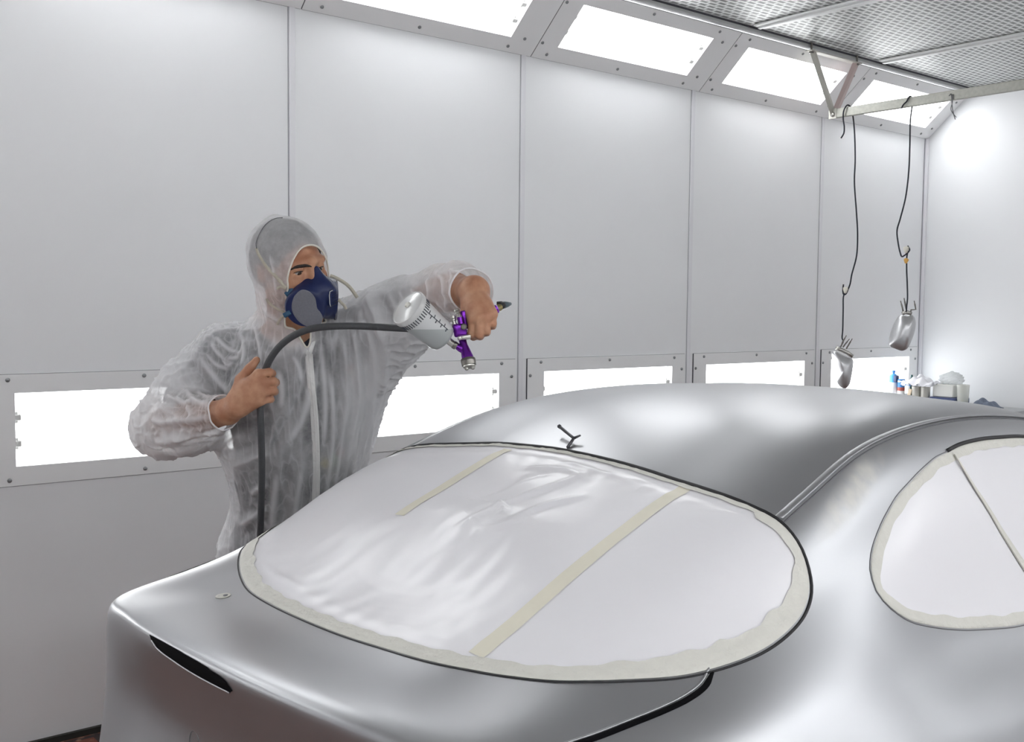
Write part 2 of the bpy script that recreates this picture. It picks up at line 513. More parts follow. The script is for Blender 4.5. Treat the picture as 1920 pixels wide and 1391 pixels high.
# nose cap
for j in range(nv - 1):
    q = [cvid(0, j, 1), cvid(0, j + 1, 1), cvid(0, j + 1, -1), cvid(0, j, -1)]
    qq = []
    for t in q:
        if t not in qq: qq.append(t)
    if len(qq) >= 3: cfaces.append(qq)

M_silver = mat('matte_silver_basecoat', (.43, .436, .452, 1), rough=CAR_ROUGH, metal=CAR_METAL, spec=.5, noise=.012, nscale=5)
def pillar_smear(m, c, d, half_len, half_w):
    """a mottled cream patch on the pillar, less metallic and rougher than the rest"""
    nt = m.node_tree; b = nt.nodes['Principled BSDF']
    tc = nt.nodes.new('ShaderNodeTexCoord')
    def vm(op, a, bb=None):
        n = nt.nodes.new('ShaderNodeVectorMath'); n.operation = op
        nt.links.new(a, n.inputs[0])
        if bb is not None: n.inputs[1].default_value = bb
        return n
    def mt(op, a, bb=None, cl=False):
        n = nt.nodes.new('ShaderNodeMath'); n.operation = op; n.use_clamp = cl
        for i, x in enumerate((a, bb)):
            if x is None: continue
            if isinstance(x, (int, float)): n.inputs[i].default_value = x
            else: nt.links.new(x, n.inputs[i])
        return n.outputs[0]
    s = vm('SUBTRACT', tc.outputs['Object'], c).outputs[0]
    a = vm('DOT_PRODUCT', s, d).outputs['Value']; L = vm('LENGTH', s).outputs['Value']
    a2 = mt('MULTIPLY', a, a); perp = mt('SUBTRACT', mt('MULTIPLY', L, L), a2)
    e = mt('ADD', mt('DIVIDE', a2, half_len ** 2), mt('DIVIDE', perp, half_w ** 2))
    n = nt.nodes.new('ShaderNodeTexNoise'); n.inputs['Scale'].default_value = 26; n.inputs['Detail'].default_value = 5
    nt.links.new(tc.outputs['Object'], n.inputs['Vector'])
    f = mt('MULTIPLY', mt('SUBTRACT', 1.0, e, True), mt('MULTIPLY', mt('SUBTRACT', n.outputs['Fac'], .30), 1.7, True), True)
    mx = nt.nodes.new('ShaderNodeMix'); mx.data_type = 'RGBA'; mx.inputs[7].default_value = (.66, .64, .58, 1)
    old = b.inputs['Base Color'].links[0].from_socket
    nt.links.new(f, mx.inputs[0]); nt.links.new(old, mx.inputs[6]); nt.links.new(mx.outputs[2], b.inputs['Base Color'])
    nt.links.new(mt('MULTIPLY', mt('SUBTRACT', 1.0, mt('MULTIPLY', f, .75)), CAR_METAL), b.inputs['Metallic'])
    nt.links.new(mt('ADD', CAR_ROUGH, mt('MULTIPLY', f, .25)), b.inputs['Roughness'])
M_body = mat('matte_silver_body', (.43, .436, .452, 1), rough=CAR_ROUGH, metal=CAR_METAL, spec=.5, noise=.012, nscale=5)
pillar_smear(M_body, (1.70, -.563, 1.215), tuple(Vector((.288, .044, .101)).normalized()), .20, .035)  # elongated cream patch mixed into the body colour along the rear pillar
CARROOT = empty('car', CAR_O, 'matte silver coupe in base coat with masked windows, seen from behind', 'car', rotz=HEAD)
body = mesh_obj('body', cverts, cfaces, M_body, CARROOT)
bmt = bmesh.new(); bmt.from_mesh(body.data); bmesh.ops.recalc_face_normals(bmt, faces=bmt.faces[:])
bmt.to_mesh(body.data); bmt.free()
body.data.polygons.foreach_set('use_smooth', [True] * len(body.data.polygons))
BVH = BVHTree.FromPolygons(cverts, cfaces)

def on_car(u, v):
    """car-space point of the body seen at photo pixel (u, v)"""
    o = CARI @ CAM; d = (CARI.to_3x3() @ ray(u, v)).normalized()
    return BVH.ray_cast(o, d)
def drop(x, s, off=0.0):
    h = BVH.ray_cast(Vector((x, s, 3)), Vector((0, 0, -1)))
    if h[0] is None: return None
    n = h[1] if h[1].z > 0 else -h[1]
    return h[0] + n * off
def side_on(x, z, off=0.0, sgn=-1):
    h = BVH.ray_cast(Vector((x, sgn * 3, z)), Vector((0, -sgn, 0)))
    n = h[1] if h[1].y * sgn > 0 else -h[1]
    return h[0] + n * off
# ---------------------------------------------------------------- car parts
def value_noise(P, scale, seed=0):
    """smooth lattice noise for arrays of points, about -1..1"""
    P = np.asarray(P, float) * scale + 137.0
    i = np.floor(P).astype(np.int64); f = P - i; f = f * f * (3 - 2 * f)
    out = np.zeros(P.shape[:-1])
    for dx in (0, 1):
        for dy in (0, 1):
            for dz in (0, 1):
                h = (i[..., 0:1] + dx) * 374761393 + (i[..., 1:2] + dy) * 668265263 + (i[..., 2:3] + dz) * 1442695041 + seed * 974634
                h = ((h ^ (h >> 13)) & 0x7fffffff) * 1274126177; h = (h ^ (h >> 16))[..., 0]
                r = (h & 0xffff) / 32767.5 - 1
                wgt = (f[..., 0] if dx else 1 - f[..., 0]) * (f[..., 1] if dy else 1 - f[..., 1]) * (f[..., 2] if dz else 1 - f[..., 2])
                out += r * wgt
    return out

def film_material(name):
    m, nt, b = new_mat(name)
    b.inputs['Base Color'].default_value = (.86, .85, .88, 1); b.inputs['Roughness'].default_value = .28
    b.inputs['Specular IOR Level'].default_value = .45
    tc = nt.nodes.new('ShaderNodeTexCoord')
    n = nt.nodes.new('ShaderNodeTexNoise'); n.inputs['Scale'].default_value = 7; n.inputs['Detail'].default_value = 3; n.inputs['Distortion'].default_value = .6
    nt.links.new(tc.outputs['Object'], n.inputs['Vector'])
    bp = nt.nodes.new('ShaderNodeBump'); bp.inputs['Strength'].default_value = .13; bp.inputs['Distance'].default_value = .012
    nt.links.new(n.outputs['Fac'], bp.inputs['Height']); nt.links.new(bp.outputs[0], b.inputs['Normal'])
    return m
M_film = film_material('white_masking_film')
M_tape = mat('cream_masking_tape', (.71, .70, .645, 1), rough=.62, noise=.07, nscale=38, bump=.35, bscale=70)
M_seam = mat('pale_yellow_tape_under_film', (.80, .765, .64, 1), rough=.5, noise=.03, nscale=30)
M_black = mat('black_rubber', (.012, .012, .014, 1), rough=.55)
M_void = mat('black_opening', (.003, .003, .004, 1), rough=.9, spec=.1)
M_greyseal = mat('grey_seal', (.16, .16, .17, 1), rough=.5)

def resample(pts, n, closed=True):
    P = [Vector(p) for p in pts]
    if closed: P = P + [P[0]]
    L = [0]
    for a, b_ in zip(P[:-1], P[1:]): L.append(L[-1] + (b_ - a).length)
    out = []; k = 0
    m = n if closed else n - 1
    for i in range(n):
        t = L[-1] * i / m
        while k < len(L) - 2 and L[k + 1] < t: k += 1
        f = (t - L[k]) / max(L[k + 1] - L[k], 1e-9)
        out.append(P[k].lerp(P[k + 1], min(1, f)))
    return out

def inset2(pts, d):
    """inset a closed loop of 2D points (as Vectors, z ignored) by d (number or list)"""
    n = len(pts); c = sum(pts, Vector((0, 0, 0))) / n
    out = []
    for i in range(n):
        t = (pts[(i + 2) % n] - pts[i - 2]); nrm = Vector((-t.y, t.x, 0)).normalized()
        if nrm.dot(c - pts[i]) < 0: nrm = -nrm
        dd = d[i] if isinstance(d, (list, tuple)) else d
        out.append(pts[i] + nrm * dd)
    return out

def cover(name, outline, lift, parent, puff=.006, tape=.030, n=200, K=44, wrinkle=.0016, seed=3, taper=None, folds=()):
    """masking film stretched over a window opening with a band of tape round its edge"""
    loop = resample(catmull([Vector((a, b_, 0)) for a, b_ in outline], 6, True), n)
    tw = [tape * (taper(p) if taper else 1) * (1 + .12 * math.sin(i * .9) * math.sin(i * .23)) for i, p in enumerate(loop)]
    inn = inset2(loop, tw)
    c = sum(loop, Vector((0, 0, 0))) / n
    # film
    film_edge = inset2(loop, [t * .35 for t in tw])
    verts, faces = [], []
    def hgt(p, f, i):
        q = np.array([p.x, p.y, 0.0])
        fold = abs(float(value_noise(q, 9, seed))) ; fold2 = float(value_noise(q * np.array([1, 3.2, 1]), 11, seed + 5))
        edge = math.exp(-((1 - f) / .17) ** 2) * (.25 + .75 * max(0.0, float(value_noise(q, 3.1, seed + 7)) + .25))
        rad_w = math.sin(i * 2 * PI / n * 46 + 3 * float(value_noise(q, 5, seed + 9))) * edge
        fo = 0.0
        for cp, wd, amp in folds:
            dmin = min(((p.x - q0[0]) ** 2 + (p.y - q0[1]) ** 2, e0) for q0, e0 in cp)
            fo += amp * dmin[1] * math.exp(-dmin[0] / (wd * wd))
        g = min(1.0, max(0.0, (1 - f - .055) / .10)); g = g * g * (3 - 2 * g)
        return .0012 + g * (.0012 + puff * (1 - f ** 3) + wrinkle * (fold2 * .5 - fold * .9) + wrinkle * 1.1 * rad_w + fo)
    for k in range(K + 1):
        f = 1 - (k / K) ** 1.15
        for i in range(n):
            p = c.lerp(film_edge[i], f)
            v = lift(p.x, p.y, max(.0016, hgt(p, f, i)))
            verts.append(v)
            if k == K: break
    for k in range(K):
        for i in range(n):
            j = (i + 1) % n
            if k < K - 1: faces.append((k * n + i, k * n + j, (k + 1) * n + j, (k + 1) * n + i))
            else: faces.append((k * n + i, k * n + j, K * n))
    film = mesh_obj(name, verts, faces, M_film, parent)
    # tape band, slightly crinkled, five points across
    verts, faces = [], []
    M = 6
    for m_ in range(M + 1):
        for i in range(n):
            p = loop[i].lerp(inn[i], m_ / M)
            q = np.array([p.x, p.y, 0.0])
            h = .0030 + .0012 * float(value_noise(q, 60, seed + 2)) + .0010 * float(value_noise(q, 140, seed + 4))
            if m_ == 0: h = .0006
            if m_ == M: h = .0024 + puff * .12
            verts.append(lift(p.x, p.y, h + (puff * .05) * m_ / M))
    for m_ in range(M):
        for i in range(n):
            j = (i + 1) % n
            faces.append((m_ * n + i, m_ * n + j, (m_ + 1) * n + j, (m_ + 1) * n + i))
    mesh_obj('border_tape', verts, faces, M_tape, film)
    return film, loop

def ribbon_on(name, centre, width, lift, off, material, parent, n=60):
    pts = resample([Vector((a, b_, 0)) for a, b_ in centre], n, False)
    verts, faces = [], []
    for i, p in enumerate(pts):
        t = (pts[min(i + 1, n - 1)] - pts[max(i - 1, 0)]).normalized(); q = Vector((-t.y, t.x, 0))
        w_ = width[0] + (width[1] - width[0]) * i / (n - 1)
        for s in (-.5, -.25, 0, .25, .5): verts.append(lift(p.x + q.x * w_ * s, p.y + q.y * w_ * s, off))
    for i in range(n - 1):
        for k in range(4): faces.append((i * 5 + k, i * 5 + k + 1, (i + 1) * 5 + k + 1, (i + 1) * 5 + k))
    return mesh_obj(name, verts, faces, material, parent)

REAR = [(1.532, .05), (1.528, -.015), (1.52, -.096), (1.506, -.206), (1.49, -.32), (1.475, -.418), (1.468, -.489), (1.47, -.529), (1.47, -.562), (1.465, -.588), (1.45, -.609), (1.43, -.623),
        (1.385, -.638), (1.33, -.645), (1.27, -.644), (1.217, -.635), (1.158, -.617), (1.105, -.593), (1.057, -.561), (1.009, -.52), (.969, -.472), (.943, -.41), (.924, -.338), (.906, -.258), (.897, -.162),
        (.891, -.054), (.893, .06), (.901, .177), (.917, .276), (.945, .352), (.974, .412), (1.009, .47), (1.055, .53), (1.105, .57), (1.158, .60), (1.217, .62), (1.27, .632), (1.33, .635), (1.385, .63),
        (1.43, .61), (1.462, .57), (1.478, .53), (1.488, .47), (1.501, .383), (1.515, .309), (1.526, .228), (1.529, .15)]
rear_taper = lambda p: .55 if (p.x > 1.40 and p.y > -.5) else (1.0 if p.x > 1.2 else 1.12)
FILM_FOLDS = []
for pl, wd, amp in (([(868, 992), (930, 962), (1000, 935), (1060, 912), (1098, 893)], .011, .007), ([(900, 1004), (950, 992), (1000, 968), (1050, 950), (1092, 940)], .010, .007), ([(925, 985), (945, 968), (932, 955), (905, 958)], .009, .006),
                    ([(985, 884), (1030, 884), (1075, 890), (1100, 905)], .009, .006), ([(880, 950), (940, 925), (1000, 900), (1040, 892)], .012, -.004), ([(1060, 870), (1090, 876), (1120, 890)], .008, .005), ([(1110, 882), (1140, 892), (1170, 904)], .008, .004),
                    ([(1440, 1020), (1462, 1045), (1480, 1075)], .010, .006), ([(1425, 1060), (1450, 1090), (1452, 1130)], .012, .006), ([(1300, 1150), (1318, 1180), (1325, 1215)], .010, .006), ([(1400, 1110), (1420, 1145), (1425, 1180)], .010, -.005),
                    ([(490, 1060), (520, 1085), (560, 1105)], .010, .005), ([(800, 860), (840, 850), (880, 846)], .008, .004), ([(1130, 868), (1150, 884), (1180, 900)], .007, .005), ([(1160, 876), (1190, 896), (1215, 906)], .007, .005)):
    c_ = []
    cc = catmull([Vector((u, v, 0)) for u, v in pl], 6)
    for i, p in enumerate(cc):
        h = on_car(p.x, p.y)
        if h[0] is not None: c_.append(((h[0].x, h[0].y), math.sin(PI * (.08 + .84 * i / (len(cc) - 1)))))
    FILM_FOLDS.append((c_, wd, amp))
rear_cover, rear_loop = cover('rear_window_cover', REAR, lambda x, s, o: drop(x, s, o), CARROOT, puff=.010, tape=.027, n=300, K=80, wrinkle=.0013, taper=rear_taper, folds=FILM_FOLDS)
rear_cover['label'] = 'white plastic masking film'
bvh_cov = BVHTree.FromPolygons([v.co for v in rear_cover.data.vertices], [tuple(p.vertices) for p in rear_cover.data.polygons])
def drop_cov(x, s, o):
    h = bvh_cov.ray_cast(Vector((x, s, 3)), Vector((0, 0, -1)))
    return (h[0] + (h[1] if h[1].z > 0 else -h[1]) * o) if h[0] is not None else drop(x, s, o + .004)
ribbon_on('seam_tape', [(.955, -.318), (1.475, -.338)], (.034, .030), drop_cov, .0012, M_seam, rear_cover)
ribbon_on('seam_tape', [(1.20, .173), (1.505, .166)], (.030, .028), drop_cov, .0012, M_seam, rear_cover)

# seal ring round the rear window: thick and black along the roof edge and the near corner, thin elsewhere
def ring_on(name, loop, rad, lift, material, parent, off=.0):
    pts = [lift(p.x, p.y, off) for p in loop]
    bm = bmesh.new(); add_tube(bm, pts, rad, 6, closed=True)
    return bm_obj(name, bm, material, parent, smooth=True)
out_loop = inset2(rear_loop, -.004)
rads = []
for p in rear_loop:
    r = .0017
    if p.x > 1.44: r = .0046 if p.y > -.45 else .0034
    elif p.y < -.55 and p.x > 1.2: r = .0028
    rads.append(r)
rads = [sum(rads[(i + k) % len(rads)] for k in range(-8, 9)) / 17 for i in range(len(rads))]
ring_on('window_seal', out_loop, rads, lambda x, s, o: drop(x, s, o), M_black, CARROOT)

# side windows, both flanks; drawn in (X, Z)
SIDE = [(2.138, 1.243), (2.07, 1.238), (2.013, 1.229), (1.95, 1.217), (1.881, 1.201), (1.825, 1.187), (1.778, 1.170), (1.735, 1.153), (1.694, 1.134), (1.665, 1.119), (1.642, 1.105), (1.615, 1.083), (1.602, 1.055), (1.614, 1.033), (1.654, 1.004),
        (1.721, .981), (1.838, .952), (1.963, .930), (2.091, .912), (2.4, .893), (2.8, .885), (3.15, .89), (3.36, .92), (3.40, .97), (3.28, 1.06), (3.08, 1.15), (2.86, 1.202), (2.638, 1.232), (2.496, 1.242), (2.354, 1.249), (2.216, 1.249)]
M_pillar = mat('pillar_tape_edge', (.42, .41, .37, 1), rough=.6, noise=.08, nscale=40)
for sg in (-1, 1):
    lift = lambda x, z, o, sg=sg: side_on(x, z, o, sg)
    cv, lp = cover('side_window_cover', SIDE, lift, CARROOT, puff=.004, tape=.019, n=220, K=30, wrinkle=.0005, seed=8)
    ribbon_on('pillar_tape', [(2.150, 1.236), (2.165, 1.16), (2.195, 1.075), (2.24, .985), (2.29, .900)], (.010, .040), lift, .0072, M_tape, cv)
    ribbon_on('pillar_gap', [(2.146, 1.236), (2.158, 1.16), (2.186, 1.075), (2.226, .985), (2.272, .900)], (.004, .008), lift, .0080, M_pillar, cv)
    sl = ring_on('window_seal', inset2(lp, -.0026), .0012, lift, M_greyseal, CARROOT)
    top = [p for p in inset2(lp, -.0035) if p.x > 2.13 and p.y > 1.05]; top.sort(key=lambda p: p.x)
    bm = bmesh.new(); add_tube(bm, [lift(p.x, p.y, .0005) for p in top], .0050, 6); bm_obj('top_seal', bm, M_black, sl, smooth=True)

# windscreen cover
WS = [(3.06, 0), (3.07, -.3), (3.12, -.47), (3.3, -.53), (3.6, -.57), (3.76, -.55), (3.83, -.3), (3.85, 0), (3.83, .3), (3.76, .55), (3.6, .57), (3.3, .53), (3.12, .47), (3.07, .3)]
cover('windscreen_cover', WS, lambda x, s, o: drop(x, s, o), CARROOT, puff=.004, tape=.03, n=120, K=24, wrinkle=.001, seed=12)

# roof mouldings: a raised bead with a shadow line below it, along the edge of the roof skin
M_shade = mat('moulding_groove', (.13, .13, .14, 1), rough=.5, metal=.3)
def gutter_line(sg, a, b_, n=70):
    pts = []
    xs = [r[2 * CN_V].x for r in half[:(len(SECT) - 1) * CN_U + 1]]; ss = [r[2 * CN_V].y for r in half[:(len(SECT) - 1) * CN_U + 1]]
    for i in range(n):
        x = a + (b_ - a) * i / (n - 1)
        for k in range(len(xs) - 1):
            if xs[k] >= x >= xs[k + 1]:
                f = (xs[k] - x) / max(xs[k] - xs[k + 1], 1e-9); s = ss[k] + (ss[k + 1] - ss[k]) * f
                pts.append((x, s * sg)); break
    return pts
for sg in (1, -1):
    gl = gutter_line(sg, 1.478, 3.05)
    bm = bmesh.new(); add_tube(bm, [drop(x, s, .0004) for x, s in gl], .0062, 12, flat=(.5, 1.5))
    mo = bm_obj('roof_moulding', bm, M_silver, CARROOT, smooth=True)
    bm = bmesh.new(); add_tube(bm, [drop(x, s + sg * .0112, -.0004) for x, s in gl], .0017, 6); bm_obj('groove', bm, M_shade, mo, smooth=True)

# boot lid shut lines
for sg in (-1, 1):
    ln = catmull([Vector((x, (s + (.035 if sg > 0 else 0)) * sg, 0)) for x, s in ((1.155, .621), (1.125, .628), (1.085, .626), (1.037, .617), (.98, .604), (.907, .589), (.84, .57), (.79, .535))], 6)
    bm = bmesh.new(); add_tube(bm, [drop(p.x, p.y, -.0006) for p in ln], [.0048 * min(1, .5 + i / 8) for i in range(len(ln))], 8)
    g_ = bm_obj('boot_lid_gap', bm, M_void, CARROOT, smooth=True)
    bm = bmesh.new(); add_tube(bm, [drop(p.x, p.y - sg * .0075, -.0008) for p in ln], .0026, 8); bm_obj('lid_edge', bm, M_silver, g_, smooth=True)

# lamp slot under the tail lip, lock hole on the deck, round cap low on the tail
def nearest_out(p, off):
    h = BVH.find_nearest(Vector(p)); n_ = h[1]
    if n_.dot(h[0] - Vector((1.3, 0, .7))) < 0: n_ = -n_
    return h[0] + n_ * off
def slot(sg):
    top = [(.694, .233, .9705), (.692, .183, .9715), (.686, .078, .9725), (.683, 0.0, .9705), (.682, -.045, .9650), (.682, -.063, .954)]
    bot = [(.692, .220, .9645), (.689, .194, .956), (.685, .136, .951), (.682, .072, .948), (.681, -.003, .947), (.682, -.051, .947)]
    if sg > 0:
        top = [(x, s, z) for x, s, z in top]; 
    T = catmull([Vector(p) for p in top], 8); B = catmull([Vector(p) for p in bot], 8)
    verts, faces = [], []; K = 8
    for a, b_ in zip(T, B):
        for k in range(K + 1): verts.append(nearest_out(a.lerp(b_, k / K), .0012))
    for i in range(len(T) - 1):
        for k in range(K): faces.append((i * (K + 1) + k, i * (K + 1) + k + 1, (i + 1) * (K + 1) + k + 1, (i + 1) * (K + 1) + k))
    o = mesh_obj('lamp_slot', verts, faces, M_void, CARROOT)
    o['label'] = 'long black lamp opening under the tail lip'
    bm = bmesh.new(); add_tube(bm, [nearest_out(b_, .0012) for b_ in B], .0018, 6); bm_obj('slot_lip', bm, M_silver, o, smooth=True)
slot(1)
M_cap = mat('cream_plug', (.62, .61, .56, 1), rough=.5)
bm = bmesh.new(); c0 = drop(.873, .303, .0004); n0 = (drop(.873, .303, .01) - drop(.873, .303, 0)).normalized()
add_lathe(bm, [(.0145, 0), (.0145, .0012), (.010, .0016), (.0092, .0004), (.002, .0003)], 24, Matrix.Translation(c0) @ frame_z(n0))
lk = bm_obj('lock_hole', bm, M_cap, CARROOT, smooth=True)
bm = bmesh.new(); add_lathe(bm, [(.0045, .0006), (.0045, .0022), (.001, .0024)], 12, Matrix.Translation(c0 + Vector((.004, -.002, 0))) @ frame_z(n0)); bm_obj('lock_pin', bm, M_greyseal, lk, smooth=True)
c1 = nearest_out((.70, .135, .803), .0); n1 = (nearest_out((.70, .135, .803), .01) - c1).normalized()
bm = bmesh.new(); add_tube(bm, [Matrix.Translation(c1) @ frame_z(n1) @ Vector((.018 * math.cos(a), .018 * math.sin(a), .0002)) for a in np.linspace(0, 2 * PI, 33)[:-1]], .0013, 6, closed=True)
bm_obj('tow_cap', bm, M_greyseal, CARROOT, smooth=True)

# little forked wire on the roof edge
aw = [drop(1.546, .024, .002), drop(1.575, .030, .010), drop(1.607, .100, .018)]
bm = bmesh.new(); add_tube(bm, aw, [.0034, .0034, .0036], 8); add_tube(bm, [aw[1], drop(1.585, .018, .014)], [.0032, .002], 8)
bmesh.ops.create_icosphere(bm, subdivisions=1, radius=.0055, matrix=Matrix.Translation(aw[2]))
bm_obj('forked_wire', bm, mat('dark_wire', (.09, .09, .10, 1), rough=.4, metal=.6), CARROOT, smooth=True)['label'] = 'small forked dark wire at the roof edge'

# wheel arches and wheels
M_tyre = mat('black_tyre', (.02, .02, .021, 1), rough=.8, bump=.2, bscale=80)
M_rim = mat('silver_rim', (.55, .55, .56, 1), rough=.35, metal=.8)
bmb = bmesh.new(); bmb.from_mesh(body.data)
kill = []
for f in bmb.faces:
    c = f.calc_center_median()
    for xw in (1.52, 4.12):
        if abs(c.y) > .5 and (c.x - xw) ** 2 + (c.z - .32) ** 2 < .345 ** 2: kill.append(f); break
bmesh.ops.delete(bmb, geom=kill, context='FACES'); bmb.to_mesh(body.data); bmb.free()
for xw in (1.52, 4.12):
    for sg in (1, -1):
        m_ = Matrix.Translation((xw, sg * .72, .32)) @ Matrix.Rotation(-sg * PI / 2, 4, 'X')
        bm = bmesh.new()
        add_lathe(bm, [(.20, -.11), (.30, -.115), (.315, -.10), (.32, -.08), (.32, .08), (.315, .10), (.30, .115), (.20, .11)], 48, m_, closed=False)
        wh = bm_obj('wheel', bm, M_tyre, CARROOT); autosmooth(wh, 40)
        bm = bmesh.new()
        add_lathe(bm, [(.205, .06), (.205, .10), (.195, .10), (.19, .05), (.06, .03), (.05, .06), (.001, .06)], 40, m_, closed=False)
        for q in range(10):
            a = q * PI / 5
            add_box(bm, (.04, -.016, .035), (.195, .016, .085), .006, 1, mtx=m_ @ Matrix.Rotation(a, 4, 'Z'))
        bm_obj('rim', bm, M_rim, wh)
        bm = bmesh.new(); add_tube(bm, [Vector((xw + .352 * math.cos(a), sg * (.845 + .01 * math.sin(a)), .32 + .352 * math.sin(a))) for a in np.linspace(-.15, PI + .15, 40)], .016, 8)
        bm_obj('arch_lip', bm, M_silver, CARROOT, smooth=True)
# ------------------------------------------------------------------ implicit-surface modeller
class Shape:
    """a smooth union of rounded primitives, meshed with sparse surface nets"""
    def __init__(s): s.p = []
    def _add(s, fn, c, r, k, op=1): s.p.append((fn, np.array(c, float), float(r), k, op))
    def cone(s, a, b, ra, rb, k=.02, op=1):
        a, b = np.array(a, float), np.array(b, float); ba = b - a; L2 = max(ba @ ba, 1e-12)
        def fn(P):
            q = P - a; h = np.clip((q @ ba) / L2, 0, 1)
            return np.linalg.norm(q - h[:, None] * ba, axis=1) - (ra + (rb - ra) * h)
        s._add(fn, (a + b) / 2, math.sqrt(L2) / 2 + max(ra, rb), k, op)
    def chain(s, pts, rads, k=.012):
        for i in range(len(pts) - 1): s.cone(pts[i], pts[i + 1], rads[i], rads[i + 1], k)
    def ell(s, c, rad, M=None, k=.03, op=1):
        c = np.array(c, float); rad = np.array(rad, float); R = np.eye(3) if M is None else np.array(M, float)
        def fn(P):
            q = (P - c) @ R; k0 = np.linalg.norm(q / rad, axis=1); k1 = np.linalg.norm(q / rad**2, axis=1)
            return k0 * (k0 - 1) / np.maximum(k1, 1e-9)
        s._add(fn, c, rad.max(), k, op)
    def rbox(s, c, half_, rr, M=None, k=.01, op=1):
        c = np.array(c, float); hb = np.array(half_, float) - rr; R = np.eye(3) if M is None else np.array(M, float)
        def fn(P):
            q = np.abs((P - c) @ R) - hb
            return np.linalg.norm(np.maximum(q, 0), axis=1) + np.minimum(q.max(axis=1), 0) - rr
        s._add(fn, c, np.linalg.norm(half_), k, op)
    def disc(s, c, axis, r, h, rr, k=.01, op=1):
        c = np.array(c, float); ax = np.array(axis, float); ax /= np.linalg.norm(ax)
        def fn(P):
            q = P - c; z = q @ ax; rho = np.linalg.norm(q - z[:, None] * ax, axis=1)
            d = np.stack([rho - (r - rr), np.abs(z) - (h - rr)], 1)
            return np.linalg.norm(np.maximum(d, 0), axis=1) + np.minimum(d.max(axis=1), 0) - rr
        s._add(fn, c, math.hypot(r, h), k, op)
    def val(s, P, sel=None):
        d = np.full(len(P), 1.0)
        for fn, c, r, k, op in (s.p if sel is None else sel):
            e = fn(P)
            if op > 0:
                h = np.maximum(k - np.abs(d - e), 0) / k
                d = np.minimum(d, e) - h * h * k * .25
            else:
                h = np.maximum(k - np.abs(d + e), 0) / k
                d = np.maximum(d, -e) + h * h * k * .25
        return d
    def near(s, c, rad):
        return [q for q in s.p if np.linalg.norm(c - q[1]) - q[2] < rad + .13]
    def mesh(s, h, B=20):
        lo = np.min([q[1] - q[2] for q in s.p if q[4] > 0], axis=0) - 3 * h
        hi = np.max([q[1] + q[2] for q in s.p if q[4] > 0], axis=0) + 3 * h
        nb = np.ceil((hi - lo) / (h * B)).astype(int)
        ci = np.stack(np.meshgrid(*[np.arange(n) for n in nb], indexing='ij'), -1).reshape(-1, 3)
        cen = lo + (ci + .5) * h * B
        dia = h * B * math.sqrt(3) / 2
        dv = s.val(cen)
        keep = ci[np.abs(dv) < dia * 1.35 + .012]
        g = np.stack(np.meshgrid(*[np.arange(B + 1)] * 3, indexing='ij'), -1).reshape(-1, 3)
        NX = nb * B + 2
        key = lambda c: (c[..., 0] * NX[1] + c[..., 1]) * NX[2] + c[..., 2]
        VK, VP, FE = [], [], []
        corners = np.array([[a, b, c] for a in (0, 1) for b in (0, 1) for c in (0, 1)])
        edges = [(0, 1), (2, 3), (4, 5), (6, 7), (0, 2), (1, 3), (4, 6), (5, 7), (0, 4), (1, 5), (2, 6), (3, 7)]
        for b in keep:
            base = b * B; P = lo + (base + g) * h
            sel = s.near(lo + (base + B / 2) * h, dia)
            if not sel: continue
            F = s.val(P, sel).reshape(B + 1, B + 1, B + 1)
            if F.min() > 0 or F.max() < 0: continue
            S = F < 0
            cs = np.stack([F[a:a + B, b_:b_ + B, c:c + B] for a, b_, c in corners], -1)
            sg = cs < 0; act = sg.any(-1) & ~sg.all(-1)
            ii = np.argwhere(act)
            if len(ii):
                cv = cs[act]; acc = np.zeros((len(ii), 3)); cnt = np.zeros(len(ii))
                for e0, e1 in edges:
                    a, b2 = cv[:, e0], cv[:, e1]; m = (a < 0) != (b2 < 0)
                    t = np.where(m, a / np.where(m, a - b2, 1), 0)
                    p = corners[e0] + t[:, None] * (corners[e1] - corners[e0])
                    acc += np.where(m[:, None], p, 0); cnt += m
                VP.append(lo + (base + ii + acc / cnt[:, None]) * h); VK.append(key(base + ii))
            for ax in range(3):
                sl0 = [slice(0, B)] * 3; sl1 = [slice(0, B)] * 3; sl1[ax] = slice(1, B + 1)
                s0, s1 = S[tuple(sl0)], S[tuple(sl1)]
                for flip, mm in ((False, s0 & ~s1), (True, ~s0 & s1)):
                    pp = np.argwhere(mm)
                    if not len(pp): continue
                    pp = pp + base; o1 = np.zeros(3, int); o2 = np.zeros(3, int)
                    o1[(ax + 1) % 3] = 1; o2[(ax + 2) % 3] = 1
                    q = [pp - o1 - o2, pp - o2, pp, pp - o1]
                    if flip: q = q[::-1]
                    FE.append(np.stack([key(c) for c in q], 1))
        VK = np.concatenate(VK); VP = np.concatenate(VP); FE = np.concatenate(FE)
        order = np.argsort(VK); VK = VK[order]; VP = VP[order]
        loc = np.searchsorted(VK, FE); loc = np.clip(loc, 0, len(VK) - 1)
        ok = (VK[loc] == FE).all(1)
        return VP, loc[ok]

def np_mesh(name, VP, F, material, parent, smooth=True):
    me = bpy.data.meshes.new(name)
    me.vertices.add(len(VP)); me.vertices.foreach_set('co', np.asarray(VP, np.float32).ravel())
    n = len(F); me.loops.add(n * 4); me.loops.foreach_set('vertex_index', np.asarray(F, np.int32).ravel())
    me.polygons.add(n); me.polygons.foreach_set('loop_start', np.arange(n, dtype=np.int32) * 4)
    me.update(calc_edges=True); me.validate()
    me.polygons.foreach_set('use_smooth', [True] * len(me.polygons))
    for m in (material if isinstance(material, (list, tuple)) else [material]): me.materials.append(m)
    o = bpy.data.objects.new(name, me); link(o, parent)
    return o

